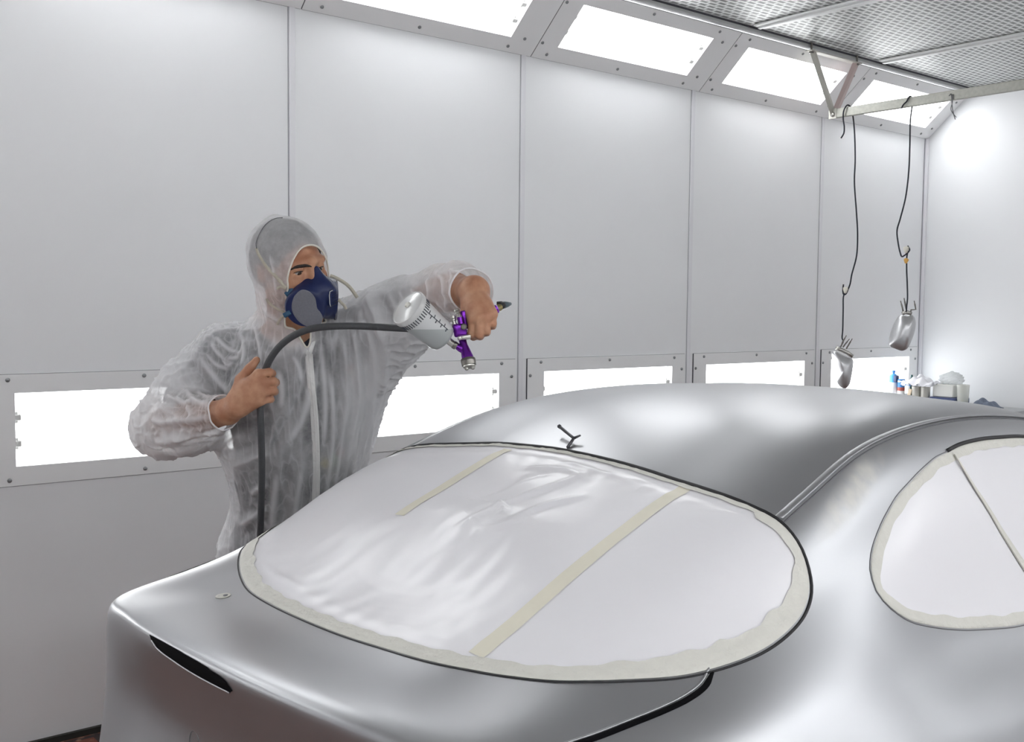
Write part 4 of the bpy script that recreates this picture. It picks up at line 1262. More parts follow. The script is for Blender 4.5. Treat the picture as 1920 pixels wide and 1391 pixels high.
def cloth_material():
    m, nt, b = new_mat('white_nonwoven_fabric')
    out = nt.nodes['Material Output']
    b.inputs['Base Color'].default_value = (.83, .83, .85, 1); b.inputs['Roughness'].default_value = .6; b.inputs['Specular IOR Level'].default_value = .3
    b.inputs['Sheen Weight'].default_value = .15
    tl_ = nt.nodes.new('ShaderNodeBsdfTranslucent'); tl_.inputs[0].default_value = (.82, .82, .84, 1)
    tp = nt.nodes.new('ShaderNodeBsdfTransparent')
    m1 = nt.nodes.new('ShaderNodeMixShader'); m1.inputs[0].default_value = .28
    m2_ = nt.nodes.new('ShaderNodeMixShader')
    at_ = nt.nodes.new('ShaderNodeAttribute'); at_.attribute_name = 'plies'
    tc = nt.nodes.new('ShaderNodeTexCoord'); n = nt.nodes.new('ShaderNodeTexNoise'); n.inputs['Scale'].default_value = 45; n.inputs['Detail'].default_value = 4; n.inputs['Roughness'].default_value = .7
    nt.links.new(tc.outputs['Object'], n.inputs['Vector'])
    mr = nt.nodes.new('ShaderNodeMapRange'); mr.inputs[1].default_value = 0; mr.inputs[2].default_value = 1; mr.inputs[3].default_value = SUIT_SEE; mr.inputs[4].default_value = SUIT_SEE * .05
    nt.links.new(at_.outputs['Fac'], mr.inputs[0])
    ad = nt.nodes.new('ShaderNodeMath'); ad.operation = 'MULTIPLY_ADD'; ad.inputs[1].default_value = .9; ad.inputs[2].default_value = .55
    nt.links.new(n.outputs['Fac'], ad.inputs[0])
    ad2 = nt.nodes.new('ShaderNodeMath'); ad2.operation = 'MULTIPLY'; ad2.use_clamp = True
    nt.links.new(ad.outputs[0], ad2.inputs[0]); nt.links.new(mr.outputs[0], ad2.inputs[1])
    nt.links.new(b.outputs[0], m1.inputs[1]); nt.links.new(tl_.outputs[0], m1.inputs[2])
    nt.links.new(ad2.outputs[0], m2_.inputs[0]); nt.links.new(m1.outputs[0], m2_.inputs[1]); nt.links.new(tp.outputs[0], m2_.inputs[2])
    nt.links.new(m2_.outputs[0], out.inputs['Surface'])
    # thin hard creases running down the cloth, where it doubles over itself
    mp = nt.nodes.new('ShaderNodeMapping'); mp.inputs['Scale'].default_value = (1, 1, .09); nt.links.new(tc.outputs['Object'], mp.inputs[0])
    nr = nt.nodes.new('ShaderNodeTexNoise'); nr.inputs['Scale'].default_value = 30; nr.inputs['Detail'].default_value = 1; nr.inputs['Distortion'].default_value = .1
    nt.links.new(mp.outputs[0], nr.inputs['Vector'])
    def mth(op, a, bb):
        q = nt.nodes.new('ShaderNodeMath'); q.operation = op; q.use_clamp = op == 'MULTIPLY'
        if hasattr(a, 'links'): nt.links.new(a, q.inputs[0])
        else: q.inputs[0].default_value = a
        q.inputs[1].default_value = bb; return q.outputs[0]
    ab = nt.nodes.new('ShaderNodeMath'); ab.operation = 'ABSOLUTE'; nt.links.new(mth('SUBTRACT', nr.outputs['Fac'], .5), ab.inputs[0])
    cr = nt.nodes.new('ShaderNodeMapRange'); cr.inputs[1].default_value = .0; cr.inputs[2].default_value = .045; cr.inputs[3].default_value = .62; cr.inputs[4].default_value = 1.0
    nt.links.new(ab.outputs[0], cr.inputs[0])
    hd = nt.nodes.new('ShaderNodeAttribute'); hd.attribute_name = 'taut'
    tm = nt.nodes.new('ShaderNodeMath'); tm.operation = 'MAXIMUM'; nt.links.new(cr.outputs[0], tm.inputs[0]); nt.links.new(hd.outputs['Fac'], tm.inputs[1])
    ad3 = nt.nodes.new('ShaderNodeMath'); ad3.operation = 'MULTIPLY'; nt.links.new(ad2.outputs[0], ad3.inputs[0]); nt.links.new(tm.outputs[0], ad3.inputs[1])
    nt.links.new(ad3.outputs[0], m2_.inputs[0])
    n2 = nt.nodes.new('ShaderNodeTexNoise'); n2.inputs['Scale'].default_value = 26; n2.inputs['Detail'].default_value = 4; n2.inputs['Distortion'].default_value = .5
    nt.links.new(tc.outputs['Object'], n2.inputs['Vector'])
    bp = nt.nodes.new('ShaderNodeBump'); bp.inputs['Strength'].default_value = .35; bp.inputs['Distance'].default_value = .008
    nt.links.new(n2.outputs['Fac'], bp.inputs['Height']); nt.links.new(bp.outputs[0], b.inputs['Normal']); nt.links.new(bp.outputs[0], tl_.inputs['Normal'])
    return m
M_cloth = cloth_material()
suit = pmesh('coverall', VPk, Fk, M_cloth)
at_ = suit.data.attributes.new('plies', 'FLOAT', 'POINT')
if len(suit.data.vertices) == len(used): at_.data.foreach_set('value', np.clip(thick[used], 0, 1).astype(np.float32))
if len(suit.data.vertices) == len(used): suit.data.attributes.new('taut', 'FLOAT', 'POINT').data.foreach_set('value', np.clip(in_head[used], 0, 1).astype(np.float32))
suit['label'] = 'thin white hooded coverall'
# ------------------------------------------------------------------ head details
body_bvh = BVHTree.FromPolygons([tuple(v) for v in VPb], [tuple(int(i) for i in f) for f in Fb])
suit_fin = BVHTree.FromPolygons([tuple(v) for v in VPk], [tuple(int(i) for i in f) for f in Fk])
def hit(tree, u, v, off=0.0):
    d = ray(u, v).normalized(); h = tree.ray_cast(CAM, d)
    return (h[0] - d * off) if h[0] is not None else None
def pbm(name, bm, material, parent=None, smooth=True, ang=None):
    for v in bm.verts: v.co -= POFF
    o = bm_obj(name, bm, material, parent if parent is not None else PERSON, smooth=smooth)
    if ang: autosmooth(o, ang)
    return o

VP, F = HA.mesh(.0045)
Nh = vnormals(VP, F); Nh = Nh if (Nh * (VP - VP.mean(0))).sum() > 0 else -Nh
VP = VP + Nh * (.003 * value_noise(VP, 90, 3))[:, None]
M_hair = mat('dark_brown_hair', (.022, .016, .013, 1), rough=.6, bump=.5, bscale=120)
pmesh('hair', VP, F, M_hair)
M_eye = mat('eye_white', (.42, .38, .35, 1), rough=.25); M_iris = mat('dark_iris', (.03, .018, .012, 1), rough=.15)
for s in (1, -1):
    bm = bmesh.new(); bmesh.ops.create_uvsphere(bm, u_segments=24, v_segments=16, radius=.0128, matrix=Matrix.Translation(hl(s * .031, .0755, -.0005)))
    e_ = pbm('eye', bm, M_eye)
    bm = bmesh.new(); gd = nz(h_fr * .93 - h_z * .28)
    add_lathe(bm, [(.0062, .0112), (.0062, .0116), (.0034, .0129), (.0003, .0133)], 18, Matrix.Translation(hl(s * .031, .0755, -.0005)) @ frame_z(gd)); pbm('iris', bm, M_iris, e_)
    # lash line
    bm = bmesh.new(); add_tube(bm, [hl(s * x, y, z) for x, y, z in ((.046, .0795, .0005), (.039, .0868, .0038), (.031, .0894, .0043), (.022, .0870, .0015))], [.0012, .0021, .0021, .0012], 6); pbm('eyelashes', bm, M_hair)
for pl in ([(545, 505), (554, 501), (566, 498), (577, 497.5), (586, 500.5)], [(600, 499), (604, 496), (608, 493), (612, 490.5), (615, 490)]):
    pts = [hit(body_bvh, u, v, -.0026) for u, v in pl]; pts = [p for p in pts if p is not None]
    if len(pts) > 2:
        pts = catmull(pts, 6); n_ = len(pts)
        bm = bmesh.new(); add_tube(bm, pts, [  .0053 * (.40 + .60 * math.sin(PI * min(1, .15 + .85 * i / n_))) for i in range(n_)], 8); pbm('eyebrow', bm, M_hair)

# trims on the coverall
M_elastic = mat('cream_elastic', (.78, .76, .68, 1), rough=.7)
for lp in LOOPS:
    pts = [Vector(VPk[i]) for i in lp]; c = sum(pts, Vector()) / len(pts)
    if c.z < .3: continue
    hd = (c - Vector(Hc)).length < .2
    bm = bmesh.new(); add_tube(bm, pts[::2],   .0024 if hd else .0020, 7, closed=True)
    pbm('hood_edge' if hd else 'cuff_edge', bm, M_elastic if hd else mat('white_hem', (.8, .8, .82, 1), rough=.7), suit)
M_band = mat('white_zip_placket', (.80, .80, .79, 1), rough=.6, bump=.3, bscale=90)
def cloth_band(name, pl, wpx, off, material, parent, ridge=True):
    c = catmull([Vector((u, v, 0)) for u, v in pl], 8); rows = []
    for i, p in enumerate(c):
        t = (c[min(i + 1, len(c) - 1)] - c[max(i - 1, 0)]).normalized(); q = Vector((-t.y, t.x, 0)); row = []
        for s, lift in ((-.5, -.002), (-.46, .8), (-.2, 1), (-.07, .9), (0, 1.35 if ridge else 1.0), (.07, .9), (.2, 1), (.46, .8), (.5, -.002)):
            row.append((p.x + q.x * wpx * s, p.y + q.y * wpx * s, lift))
        rows.append(row)
    pts = []
    last = None
    for row in rows:
        hs = [hit(suit_fin, a, b_, 0) for a, b_, l in row]
        ds = [(h - CAM).dot(FW) for h in hs if h is not None]
        if not ds: continue
        dm = sum(ds) / len(ds)
        if last is not None: dm = last + max(-.012, min(.012, dm - last))
        last = dm
        pts.append([(a, b_, dm - off * l) for a, b_, l in row])
    # smooth the depth along the band
    dm = [r[4][2] for r in pts]
    for _ in range(3): dm = [sum(dm[max(0, i - 2):i + 3]) / len(dm[max(0, i - 2):i + 3]) for i in range(len(dm))]
    verts, faces = [], []
    for r, d_ in zip(pts, dm):
        for (a, b_, z), (s, l) in zip(r, ((0, 0),) * 9):
            verts.append(at(a, b_, z - (r[4][2] - d_)) - POFF)
    for i in range(len(pts) - 1):
        for k in range(8): faces.append((i * 9 + k, i * 9 + k + 1, (i + 1) * 9 + k + 1, (i + 1) * 9 + k))
    return mesh_obj(name, verts, faces, material, parent)
zp = cloth_band('zip_placket', [(579, 664), (581, 690), (584, 725), (588, 765), (591, 810), (592.5, 860), (592.5, 910), (591, 960), (589, 1010), (588, 1060)], 15, .006, M_band, suit)
cloth_band('collar_edge', [(545, 610), (553, 627), (565, 645), (578, 664)], 8, .005, M_band, suit, False)
cloth_band('collar_edge', [(596, 606), (592, 625), (586, 645), (580, 664)], 9, .005, M_band, suit, False)

# ------------------------------------------------------------------ respirator, a part of what he wears
M_mask = mat('navy_blue_mask', (.009, .019, .088, 1), rough=.42, noise=.06, nscale=60)
M_clip = mat('teal_blue_clip', (.012, .075, .16, 1), rough=.4)
M_filter = mat('grey_filter', (.21, .215, .25, 1), rough=.9, noise=.12, nscale=220, bump=.3, bscale=400)
M_strap = mat('beige_strap', (.52, .49, .41, 1), rough=.8, bump=.3, bscale=150)
M_light = mat('pale_valve_rim', (.55, .56, .55, 1), rough=.4)
MA = Shape()
_ca, _sa = math.cos(math.radians(-8)), math.sin(math.radians(-8))
MM = HM @ np.array([[_ca, _sa, 0], [-_sa, _ca, 0], [0, 0, 1.]])       # the mask sits turned a little further round
ml = lambda x, y, z: Hc + HM @ np.array([0, .03, 0]) + MM @ np.array([x, y - .03, z], float)
MA.cone(ml(0, .101, .004), ml(0, .121, -.050), .0085, .030, .012)
MA.cone(ml(0, .121, -.050), ml(0, .118, -.092), .030, .026, .02)
MA.ell(ml(0, .080, -.066), (.060, .050, .056), HM, .015)
DA = math.radians(52)
for s in (1, -1):
    dn = nz(MM @ np.array([s * math.sin(DA), math.cos(DA), -.10])); dc = ml(s * .041, .100, -.083)
    MA.disc(dc, dn, .051, .0165, .007, .010)
    MA.cone(ml(s * .012, .118, -.04), ml(s * .046, .092, -.045), .014, .012, .014)
VP, F = MA.mesh(.0022); VP = smooth_verts(VP, F, 1, .4)
mask = pmesh('respirator', VP, F, M_mask); mask['label'] = 'navy blue half mask'
mask_bvh = BVHTree.FromPolygons([tuple(v) for v in VP], [tuple(int(i) for i in f) for f in F])
KID = [(565, 544), (553, 553.5), (547.5, 567.5), (547.5, 582), (554.5, 596), (565, 606.5), (579, 612.5), (593, 612.5), (602, 606.5), (604.8, 594), (600.5, 585), (595, 578), (593.3, 567.5), (591.5, 559), (584.5, 550), (575.7, 545)]
for s in (1, -1):
    dn = nz(MM @ np.array([math.sin(DA), math.cos(DA), -.10])); dc = ml(.041, .100, -.083) + dn * .0163
    loc = []
    for p in catmull([Vector((u, v, 0)) for u, v in KID], 5, True):
        d = np.array(ray(p.x, p.y)); t = ((dc - camv) @ dn) / (d @ dn); q = camv + d * t
        l = (q - ml(0, 0, 0)) @ MM; loc.append(l * np.array([s, 1, 1]))
    cen_ = np.mean(loc, 0); dl = np.array([s * math.sin(DA), math.cos(DA), -.10]); dl /= np.linalg.norm(dl)
    verts, faces = [], []; n_ = len(loc)
    for f_, h_ in ((1, -.004), (1, .0002), (.96, .0010), (.8, .0013), (.4, .0014)):
        for l in loc: verts.append(Vector(ml(*(cen_ + (l - cen_) * f_ + dl * h_))) - POFF)
    for r in range(4):
        for i in range(n_):
            j = (i + 1) % n_; faces.append((r * n_ + i, r * n_ + j, (r + 1) * n_ + j, (r + 1) * n_ + i))
    faces.append(tuple(range(4 * n_, 5 * n_)))
    mesh_obj('filter', verts, faces, M_filter, mask)['label'] = 'grey felt filter face'
vm = Matrix.Translation(ml(-.001, .1540, -.060)) @ Matrix((tuple(MM[:, 0]), tuple(MM[:, 1]), tuple(MM[:, 2]))).transposed().to_4x4()
bm = bmesh.new(); add_box(bm, (-.0125, -.012, -.021), (.0125, .004, .021), .0045, 3, mtx=vm); vc = pbm('exhalation_valve', bm, M_mask, mask)
bm = bmesh.new()
for k in range(6): add_box(bm, (-.0105, .0025, -.0175 + k * .006), (.007, .0058, -.0155 + k * .006), .0008, 1, mtx=vm)
pbm('valve_ribs', bm, mat('dark_navy_rib', (.006, .012, .05, 1), rough=.4), mask)
bm = bmesh.new(); add_tube(bm, [vm @ Vector(p) for p in ((.004, .0052, .0205), (.0120, .004, .019), (.0135, .0028, .010), (.0135, .0028, -.012), (.012, .004, -.020))], .0011, 8); pbm('valve_rim', bm, M_light, mask)
def head_tree(u, v, off=.003):
    best = None
    for tr_ in (suit_fin, mask_bvh, body_bvh):
        h = hit(tr_, u, v, off)
        if h is not None and (best is None or (h - CAM).length < (best - CAM).length): best = h
    return best
def strap(name, pl, w, material, tree=head_tree, depths=None, thick_=.0009, smooth_=5):
    if depths: pts = [at(u, v, d) for (u, v), d in zip(pl, depths)]
    else: pts = [p for p in (tree(u, v) for u, v in pl) if p is not None]
    pts = catmull(pts, 6)
    for _ in range(smooth_): pts = [pts[0]] + [(pts[i - 1] + pts[i] * 2 + pts[i + 1]) / 4 for i in range(1, len(pts) - 1)] + [pts[-1]]
    verts, faces = [], []
    for i, p in enumerate(pts):
        t = (pts[min(i + 1, len(pts) - 1)] - pts[max(i - 1, 0)]).normalized(); vd = (CAM - p).normalized(); q = t.cross(vd).normalized(); nn = q.cross(t)
        for a, b_ in ((-.5, 0), (.5, 0), (.5, -thick_), (-.5, -thick_)): verts.append(p + q * (w * a) + nn * b_ - POFF)
    for i in range(len(pts) - 1):
        for k in range(4): faces.append((i * 4 + k, i * 4 + (k + 1) % 4, (i + 1) * 4 + (k + 1) % 4, (i + 1) * 4 + k))
    return mesh_obj(name, verts, faces, material, mask)
strap('strap', [(536, 539), (526, 528), (516, 517), (506, 507), (498, 497), (490, 485), (484, 474), (481, 465)], .0085, M_strap)
strap('strap', [(533, 586), (526, 582), (518, 577), (511, 573), (504, 567), (500, 560)], .0075, M_strap)
strap('strap_tail', [(533, 590), (527, 597), (522, 604), (520, 609)], .0065, M_strap)
strap('strap_tail', [(536, 541), (529, 538), (523, 539), (519, 542)], .0075, M_strap)
strap('strap', [(619, 517), (630, 521), (640, 526.5), (650, 533), (658, 541), (664, 549), (670, 558)], .0088, M_strap, depths=[2.66, 2.665, 2.672, 2.68, 2.685, 2.69, 2.70])
strap('strap_tail', [(635, 562), (640, 568), (646, 573), (649, 580)], .0075, M_strap, depths=[2.655, 2.66, 2.66, 2.66])
tp_ = [p for p in (hit(suit_fin, u, v, .0035) for u, v in [(481, 466), (480, 456), (484, 444), (490, 432), (498, 421), (508, 413), (518, 409), (530, 408)]) if p is not None]
bm = bmesh.new(); add_tube(bm, catmull(tp_, 6), .0011, 6); pbm('head_cord', bm, M_greyseal, mask)
for (u, v), (w_, l_), ang_ in (((543, 547), (.0125, .026), -52), ((538, 588.5), (.012, .020), -62)):
    p = head_tree(u, v, .004); R_ = Matrix((tuple(RT), tuple(UP), tuple(-FW))).transposed().to_4x4()
    bm = bmesh.new(); add_box(bm, (-w_ / 2, -l_ / 2, -.012), (w_ / 2, l_ / 2, .003), .002, 2, mtx=Matrix.Translation(p) @ R_ @ Matrix.Rotation(math.radians(ang_ + 90 - 55 if False else ang_), 4, 'Z'))
    pbm('clip', bm, M_clip, mask)['label'] = 'teal blue strap clip'

# ------------------------------------------------------------------ spray gun
M_purple = mat('purple_anodised', (.16, .022, .34, 1), rough=.25, metal=.75)
M_chrome = mat('satin_steel', (.50, .49, .46, 1), rough=.28, metal=.95)
M_darksteel = mat('dark_steel', (.20, .19, .175, 1), rough=.32, metal=.9)
M_brass = mat('dull_brass', (.35, .29, .13, 1), rough=.4, metal=.7)
GO = at(868, 620, 2.41)
GUN = empty('spray_gun', GO, 'purple and steel spray gun in the painter\'s left hand, aimed down over the car', 'spray gun')
def gpart(name, bm, material, parent=None, ang=35):
    for v in bm.verts: v.co -= GO
    o = bm_obj(name, bm, material, parent or GUN); autosmooth(o, ang); return o
def cyl_between(bm, a, b_, prof, seg=24):
    """profile of (r, t) along a->b, t in 0..1"""
    a, b_ = Vector(a), Vector(b_); L = (b_ - a).length
    add_lathe(bm, [(r, t * L) for r, t in prof], seg, Matrix.Translation(a) @ frame_z(b_ - a))
camR = Matrix((tuple(RT), tuple(UP), tuple(-FW))).transposed().to_4x4()
def facing_box(bm, u, v, d, w_, h_, t_, rot=0, bev=.002, tilt=0):
    m_ = Matrix.Translation(at(u, v, d)) @ camR @ Matrix.Rotation(math.radians(rot), 4, 'Z') @ Matrix.Rotation(math.radians(tilt), 4, 'Y')
    add_box(bm, (-w_ / 2, -h_ / 2, -t_ / 2), (w_ / 2, h_ / 2, t_ / 2), bev, 2, mtx=m_)
S_ = 2.41 / 1975.54
bm = bmesh.new()
facing_box(bm, 863, 619, 2.418, 25 * S_, 25 * S_, .026, 8, .004)
facing_box(bm, 871, 600, 2.428, 11 * S_, 36 * S_, .022, 10, .004)
cyl_between(bm, at(866, 634, 2.418), at(877.5, 673, 2.405), [(.0085, 0), (.0085, .35), (.0105, .55), (.0135, .9), (.0135, 1)])
cyl_between(bm, at(857, 649, 2.412), at(869, 656, 2.412), [(.0075, 0), (.009, .5), (.009, 1)])
facing_box(bm, 905, 591, 2.452, 66 * S_, 18 * S_, .016, 24, .006)
gun_body = gpart('gun_body', bm, M_purple)
bm = bmesh.new(); cyl_between(bm, at(877.3, 672, 2.405), at(879.6, 686, 2.400), [(.0140, 0), (.0165, .06), (.0172, .3), (.0165, .33), (.0172, .37), (.0165, .95), (.0145, 1)], 32); gpart('air_cap_ring', bm, M_darksteel)
bm = bmesh.new(); cyl_between(bm, at(879.4, 685, 2.400), at(880.3, 691, 2.398), [(.0150, 0), (.0145, .5), (.0085, .7), (.004, 1)], 28)
for u, v in ((874.5, 692.5), (887.5, 690.5)): cyl_between(bm, at(u + (880 - u) * .3, 684, 2.40), at(u, v + 1.5, 2.396), [(.0052, 0), (.0050, .8), (.0030, 1)], 14)
gpart('air_cap', bm, M_chrome)
bm = bmesh.new(); cyl_between(bm, at(852.2, 609, 2.408), at(848.6, 592.5, 2.412), [(.0062, 0), (.0062, .15), (.0046, .2), (.0046, .4), (.0060, .45), (.0060, .6), (.0048, .63), (.0064, .68), (.0064, .95), (.004, 1)], 18); gpart('fan_control_knob', bm, M_chrome)
bm = bmesh.new(); cyl_between(bm, at(862.5, 596, 2.404), at(855.5, 580, 2.41), [(.0058, 0), (.0058, .25), (.0042, .3), (.0042, .45), (.0058, .5), (.0058, .68), (.0044, .72), (.0060, .76), (.0060, .97), (.004, 1)], 18); gpart('fluid_knob', bm, M_chrome)
bm = bmesh.new(); cyl_between(bm, at(864.5, 608, 2.402), at(862, 595, 2.405), [(.0064, 0), (.0064, 1)], 18); gpart('knob_sleeve', bm, M_purple)
bm = bmesh.new(); fwn = -FW; cyl_between(bm, at(869.5, 612.5, 2.405), at(869.5, 612.5, 2.396), [(.0072, 0), (.0072, .8), (.005, 1)], 20); gpart('pivot_screw', bm, M_darksteel)
bm = bmesh.new(); facing_box(bm, 871, 632.5, 2.398, 25 * S_, 9 * S_, .012, 8, .004); facing_box(bm, 862, 634, 2.394, 8 * S_, 8 * S_, .016, 12, .003); gpart('trigger', bm, M_chrome)
bm = bmesh.new(); cyl_between(bm, at(837, 636, 2.405), at(851, 646.5, 2.411), [(.0080, 0), (.0080, .9), (.007, 1)], 24); gpart('cup_joint', bm, M_chrome)
bm = bmesh.new(); cyl_between(bm, at(850, 645.5, 2.411), at(856, 649.5, 2.412), [(.0088, 0), (.0092, .3), (.0092, .7), (.0084, 1)], 24); gpart('joint_ring', bm, M_darksteel)
bm = bmesh.new(); cyl_between(bm, at(928, 580, 2.470), at(937, 576, 2.486), [(.0088, 0), (.0088, 1)], 20); gpart('inlet_ring', bm, M_brass)
bm = bmesh.new(); cyl_between(bm, at(935, 574.5, 2.484), at(944, 571.5, 2.502), [(.0078, 0), (.0098, .2), (.0098, .8), (.007, 1)], 8); facing_box(bm, 936, 567.5, 2.488, 10 * S_, 5 * S_, .008, 5, .001); gpart('inlet_fitting', bm, M_black)
bm = bmesh.new(); cyl_between(bm, at(943, 572, 2.50), at(958.5, 569.3, 2.525), [(.0082, 0), (.0088, .15), (.0070, .5), (.0040, .9), (.0015, 1)], 18); gpart('inlet_plug', bm, mat('slate_plug', (.07, .10, .12, 1), rough=.35))
# paint cup: tapered translucent beaker with a domed lid
ca, cb_ = at(832.5, 635.5, 2.402), at(765.5, 577.5, 2.335)
cdir_ = (cb_ - ca).normalized(); Lc_ = (cb_ - ca).length
CM = Matrix.Translation(ca) @ frame_z(cdir_)
def cup_material(name, col):
    m, nt, b = new_mat(name); b.inputs['Base Color'].default_value = col; b.inputs['Roughness'].default_value = .3
    b.inputs['Subsurface Weight'].default_value = .0; b.inputs['Coat Weight'].default_value = .3
    return m
M_cup = cup_material('frosted_plastic', (.60, .615, .62, 1)); M_paint = cup_material('grey_paint_through_plastic', (.36, .385, .385, 1)); M_lid = cup_material('lid_plastic', (.58, .585, .585, 1))
bm = bmesh.new()
prof = [(.0085, -.006), (.012, -.002), (.026, .0015), (.0335, .006), (.0362, .013), (.0365, .020)] + [(.0365 + .0055 * k / 10, .020 + (Lc_ - .026) * k / 10) for k in range(1, 11)] + [(.0425, Lc_ - .004), (.030, Lc_ - .003)]
add_lathe(bm, prof, 64, CM)
CUP_PARENT = GUN
for v in bm.verts: v.co -= GO
cup = bm_obj('paint_cup', bm, [M_cup, M_paint], GUN); autosmooth(cup, 40); cup['label'] = 'frosted plastic paint cup with dark measuring marks'
zlev = (at(775, 617, 2.35).z - GO.z)
bmx = bmesh.new(); bmx.from_mesh(cup.data); bmesh.ops.bisect_plane(bmx, geom=bmx.verts[:] + bmx.edges[:] + bmx.faces[:], plane_co=(0, 0, zlev), plane_no=(0, 0, 1)); bmx.to_mesh(cup.data); bmx.free()
for p in cup.data.polygons:
    if p.center.z < zlev: p.material_index = 1
bm = bmesh.new(); add_lathe(bm, [(.0415, Lc_ - .010), (.0445, Lc_ - .010), (.0452, Lc_ - .006), (.0452, Lc_), (.0435, Lc_ + .003), (.0415, Lc_ + .0012), (.030, Lc_ + .0040), (.012, Lc_ + .0055), (.001, Lc_ + .0058)], 64, CM)
lid = gpart('cup_lid', bm, M_lid, cup, 30)
bm = bmesh.new(); lo_ = CM @ Vector((-.0045, .0085, 0)); 
add_lathe(bm, [(.0072, Lc_ + .004), (.0072, Lc_ + .0085), (.0058, Lc_ + .0105), (.001, Lc_ + .0105)], 6, CM @ Matrix.Translation((.002, .004, 0))); gpart('lid_plug', bm, M_tape, cup)
# marks: ladder of measuring lines on the side facing the lens and knurls under the lid
M_mark = mat('dark_print', (.045, .05, .065, 1), rough=.6)
def cup_pt(ang_, t, off=.0004):
    r = (.0365 + .0055 * max(0, (t * Lc_ - .020)) / (Lc_ - .026)) + off
    return CM @ Vector((r * math.cos(ang_), r * math.sin(ang_), t * Lc_))
def cup_angle(u, v):
    o_ = CM.inverted() @ CAM; d_ = (CM.inverted().to_3x3() @ ray(u, v)); a_ = d_.x**2 + d_.y**2; r = .039
    b2_ = 2 * (o_.x * d_.x + o_.y * d_.y); c_ = o_.x**2 + o_.y**2 - r * r; q_ = b2_ * b2_ - 4 * a_ * c_
    t = (-b2_ - math.sqrt(max(q_, 0))) / (2 * a_); p = o_ + d_ * t
    return math.atan2(p.y, p.x), p.z / Lc_
bm = bmesh.new()
a0, t0 = cup_angle(801, 586); a1, t1 = cup_angle(841, 618)
n_ = 8
line = [(a0 + (a1 - a0) * i / n_, t0 + (t1 - t0) * i / n_) for i in range(n_ + 1)]
add_tube(bm, [cup_pt(a, t) for a, t in line], .0010, 5)
for i in range(n_):
    a, t = line[i]; a, t = a + (a1 - a0) * .5 / n_, t + (t1 - t0) * .5 / n_
    w0, w1 = (-.20, .02) if i % 2 else (-.02, .20)
    add_tube(bm, [cup_pt(a + w0 + (w1 - w0) * k / 3, t) for k in range(4)], .0011, 5)
for k in range(40):
    a = k * 2 * PI / 40; add_tube(bm, [cup_pt(a, .79), cup_pt(a, .90)], .0012, 4)
gpart('measuring_marks', bm, M_mark, cup)

# ------------------------------------------------------------------ air hose
M_hose = mat('dark_grey_rubber_hose', (.055, .057, .062, 1), rough=.5, noise=.15, nscale=120, bump=.15, bscale=200)
hp = [(931, 581, 2.492), (922, 589, 2.515), (908, 600, 2.545), (885, 611, 2.565), (857, 616, 2.562), (826, 617.5, 2.55), (790, 617, 2.535), (755, 615.5, 2.54), (718, 613.5, 2.55), (680, 611.5, 2.55), (645, 611, 2.545), (612, 612.5, 2.545), (585, 616, 2.55),
      (562, 623.5, 2.555), (540, 636, 2.562), (522, 652, 2.57), (508, 671, 2.58), (498, 692, 2.588), (492, 715, 2.592), (489, 740, 2.593), (488, 768, 2.592), (489, 800, 2.595), (490.5, 840, 2.61), (491, 890, 2.635), (490, 940, 2.665), (488, 1000, 2.71), (486, 1050, 2.74), (484, 1110, 2.78)]
hpts = [at(*p) for p in hp]
e_ = hpts[-1]
hpts += [e_ + Vector((-.02, .02, -.25)), e_ + Vector((-.06, .05, -.50)), Vector((e_.x - .14, e_.y + .10, .06)), Vector((e_.x - .30, e_.y + .16, .012)), Vector((e_.x - .8, e_.y + .25, .012)), Vector((e_.x - 1.6, e_.y + .1, .012)), Vector((e_.x - 2.4, e_.y + .3, .012))]
hc = catmull(hpts, 8)
bm = bmesh.new(); add_tube(bm, hc, [(.0070 if i < 10 else .0086) for i in range(len(hc))], 14)
hose = bm_obj('air_hose', bm, M_hose, smooth=True)
tag(hose, 'dark rubber air hose running through the painter\'s fist to his spray gun', 'hose')
for p in hose.data.polygons: p.use_smooth = True
# ------------------------------------------------------------------ hanging rail and its bracket
M_galv = mat('galvanised_steel', (.42, .42, .38, 1), rough=.5, metal=.4, noise=.22, nscale=60)
M_strut = mat('strut_steel', (.56, .55, .50, 1), rough=.5, metal=.2, noise=.05, nscale=30)
M_pink = mat('pinkish_painted_strut', (.62, .50, .48, 1), rough=.5, metal=.1, noise=.05, nscale=30)
XB, ZBAR = 5.2, 2.652
rail = empty('hanging_rail', (XB, 3.52, ZBAR), 'galvanised rail under the ceiling with a V bracket at its end', 'rail')
def rp(name, bm, material, parent=None, smooth=False):
    for v in bm.verts: v.co -= Vector((XB, 3.52, ZBAR))
    return bm_obj(name, bm, material, parent or rail, smooth=smooth)
bm = bmesh.new(); add_box(bm, (XB - .012, YF + .45, ZBAR - .025), (XB + .012, 3.525, ZBAR + .025), .003, 2); rp('bar', bm, M_galv)
for yy in (3.505, YF + .47):
    bm = bmesh.new(); add_tube(bm, [(4.985, yy, 2.968), (XB - .01, yy, ZBAR + .01)], .027, 4, flat=(1, .25), up=(1, 0, 0)); rp('strut', bm, M_strut)
    bm = bmesh.new(); add_tube(bm, [(5.405, yy, 2.965), (XB + .012, yy, ZBAR + .01)], .027, 4, flat=(1, .25), up=(1, 0, 0)); rp('strut', bm, M_pink)
    bm = bmesh.new(); add_box(bm, (4.95, yy - .02, 2.962), (5.44, yy + .02, 2.968), .001, 1); rp('top_plate', bm, M_strut)
    for xx in (4.975, 5.415):
        bm = bmesh.new(); add_tube(bm, [(xx, yy, 2.96), (xx, yy, 3.01)], .006, 8); add_lathe(bm, [(.013, 0), (.013, .009)], 6, Matrix.Translation((xx, yy, 2.954))); rp('hanger_bolt', bm, M_darksteel)
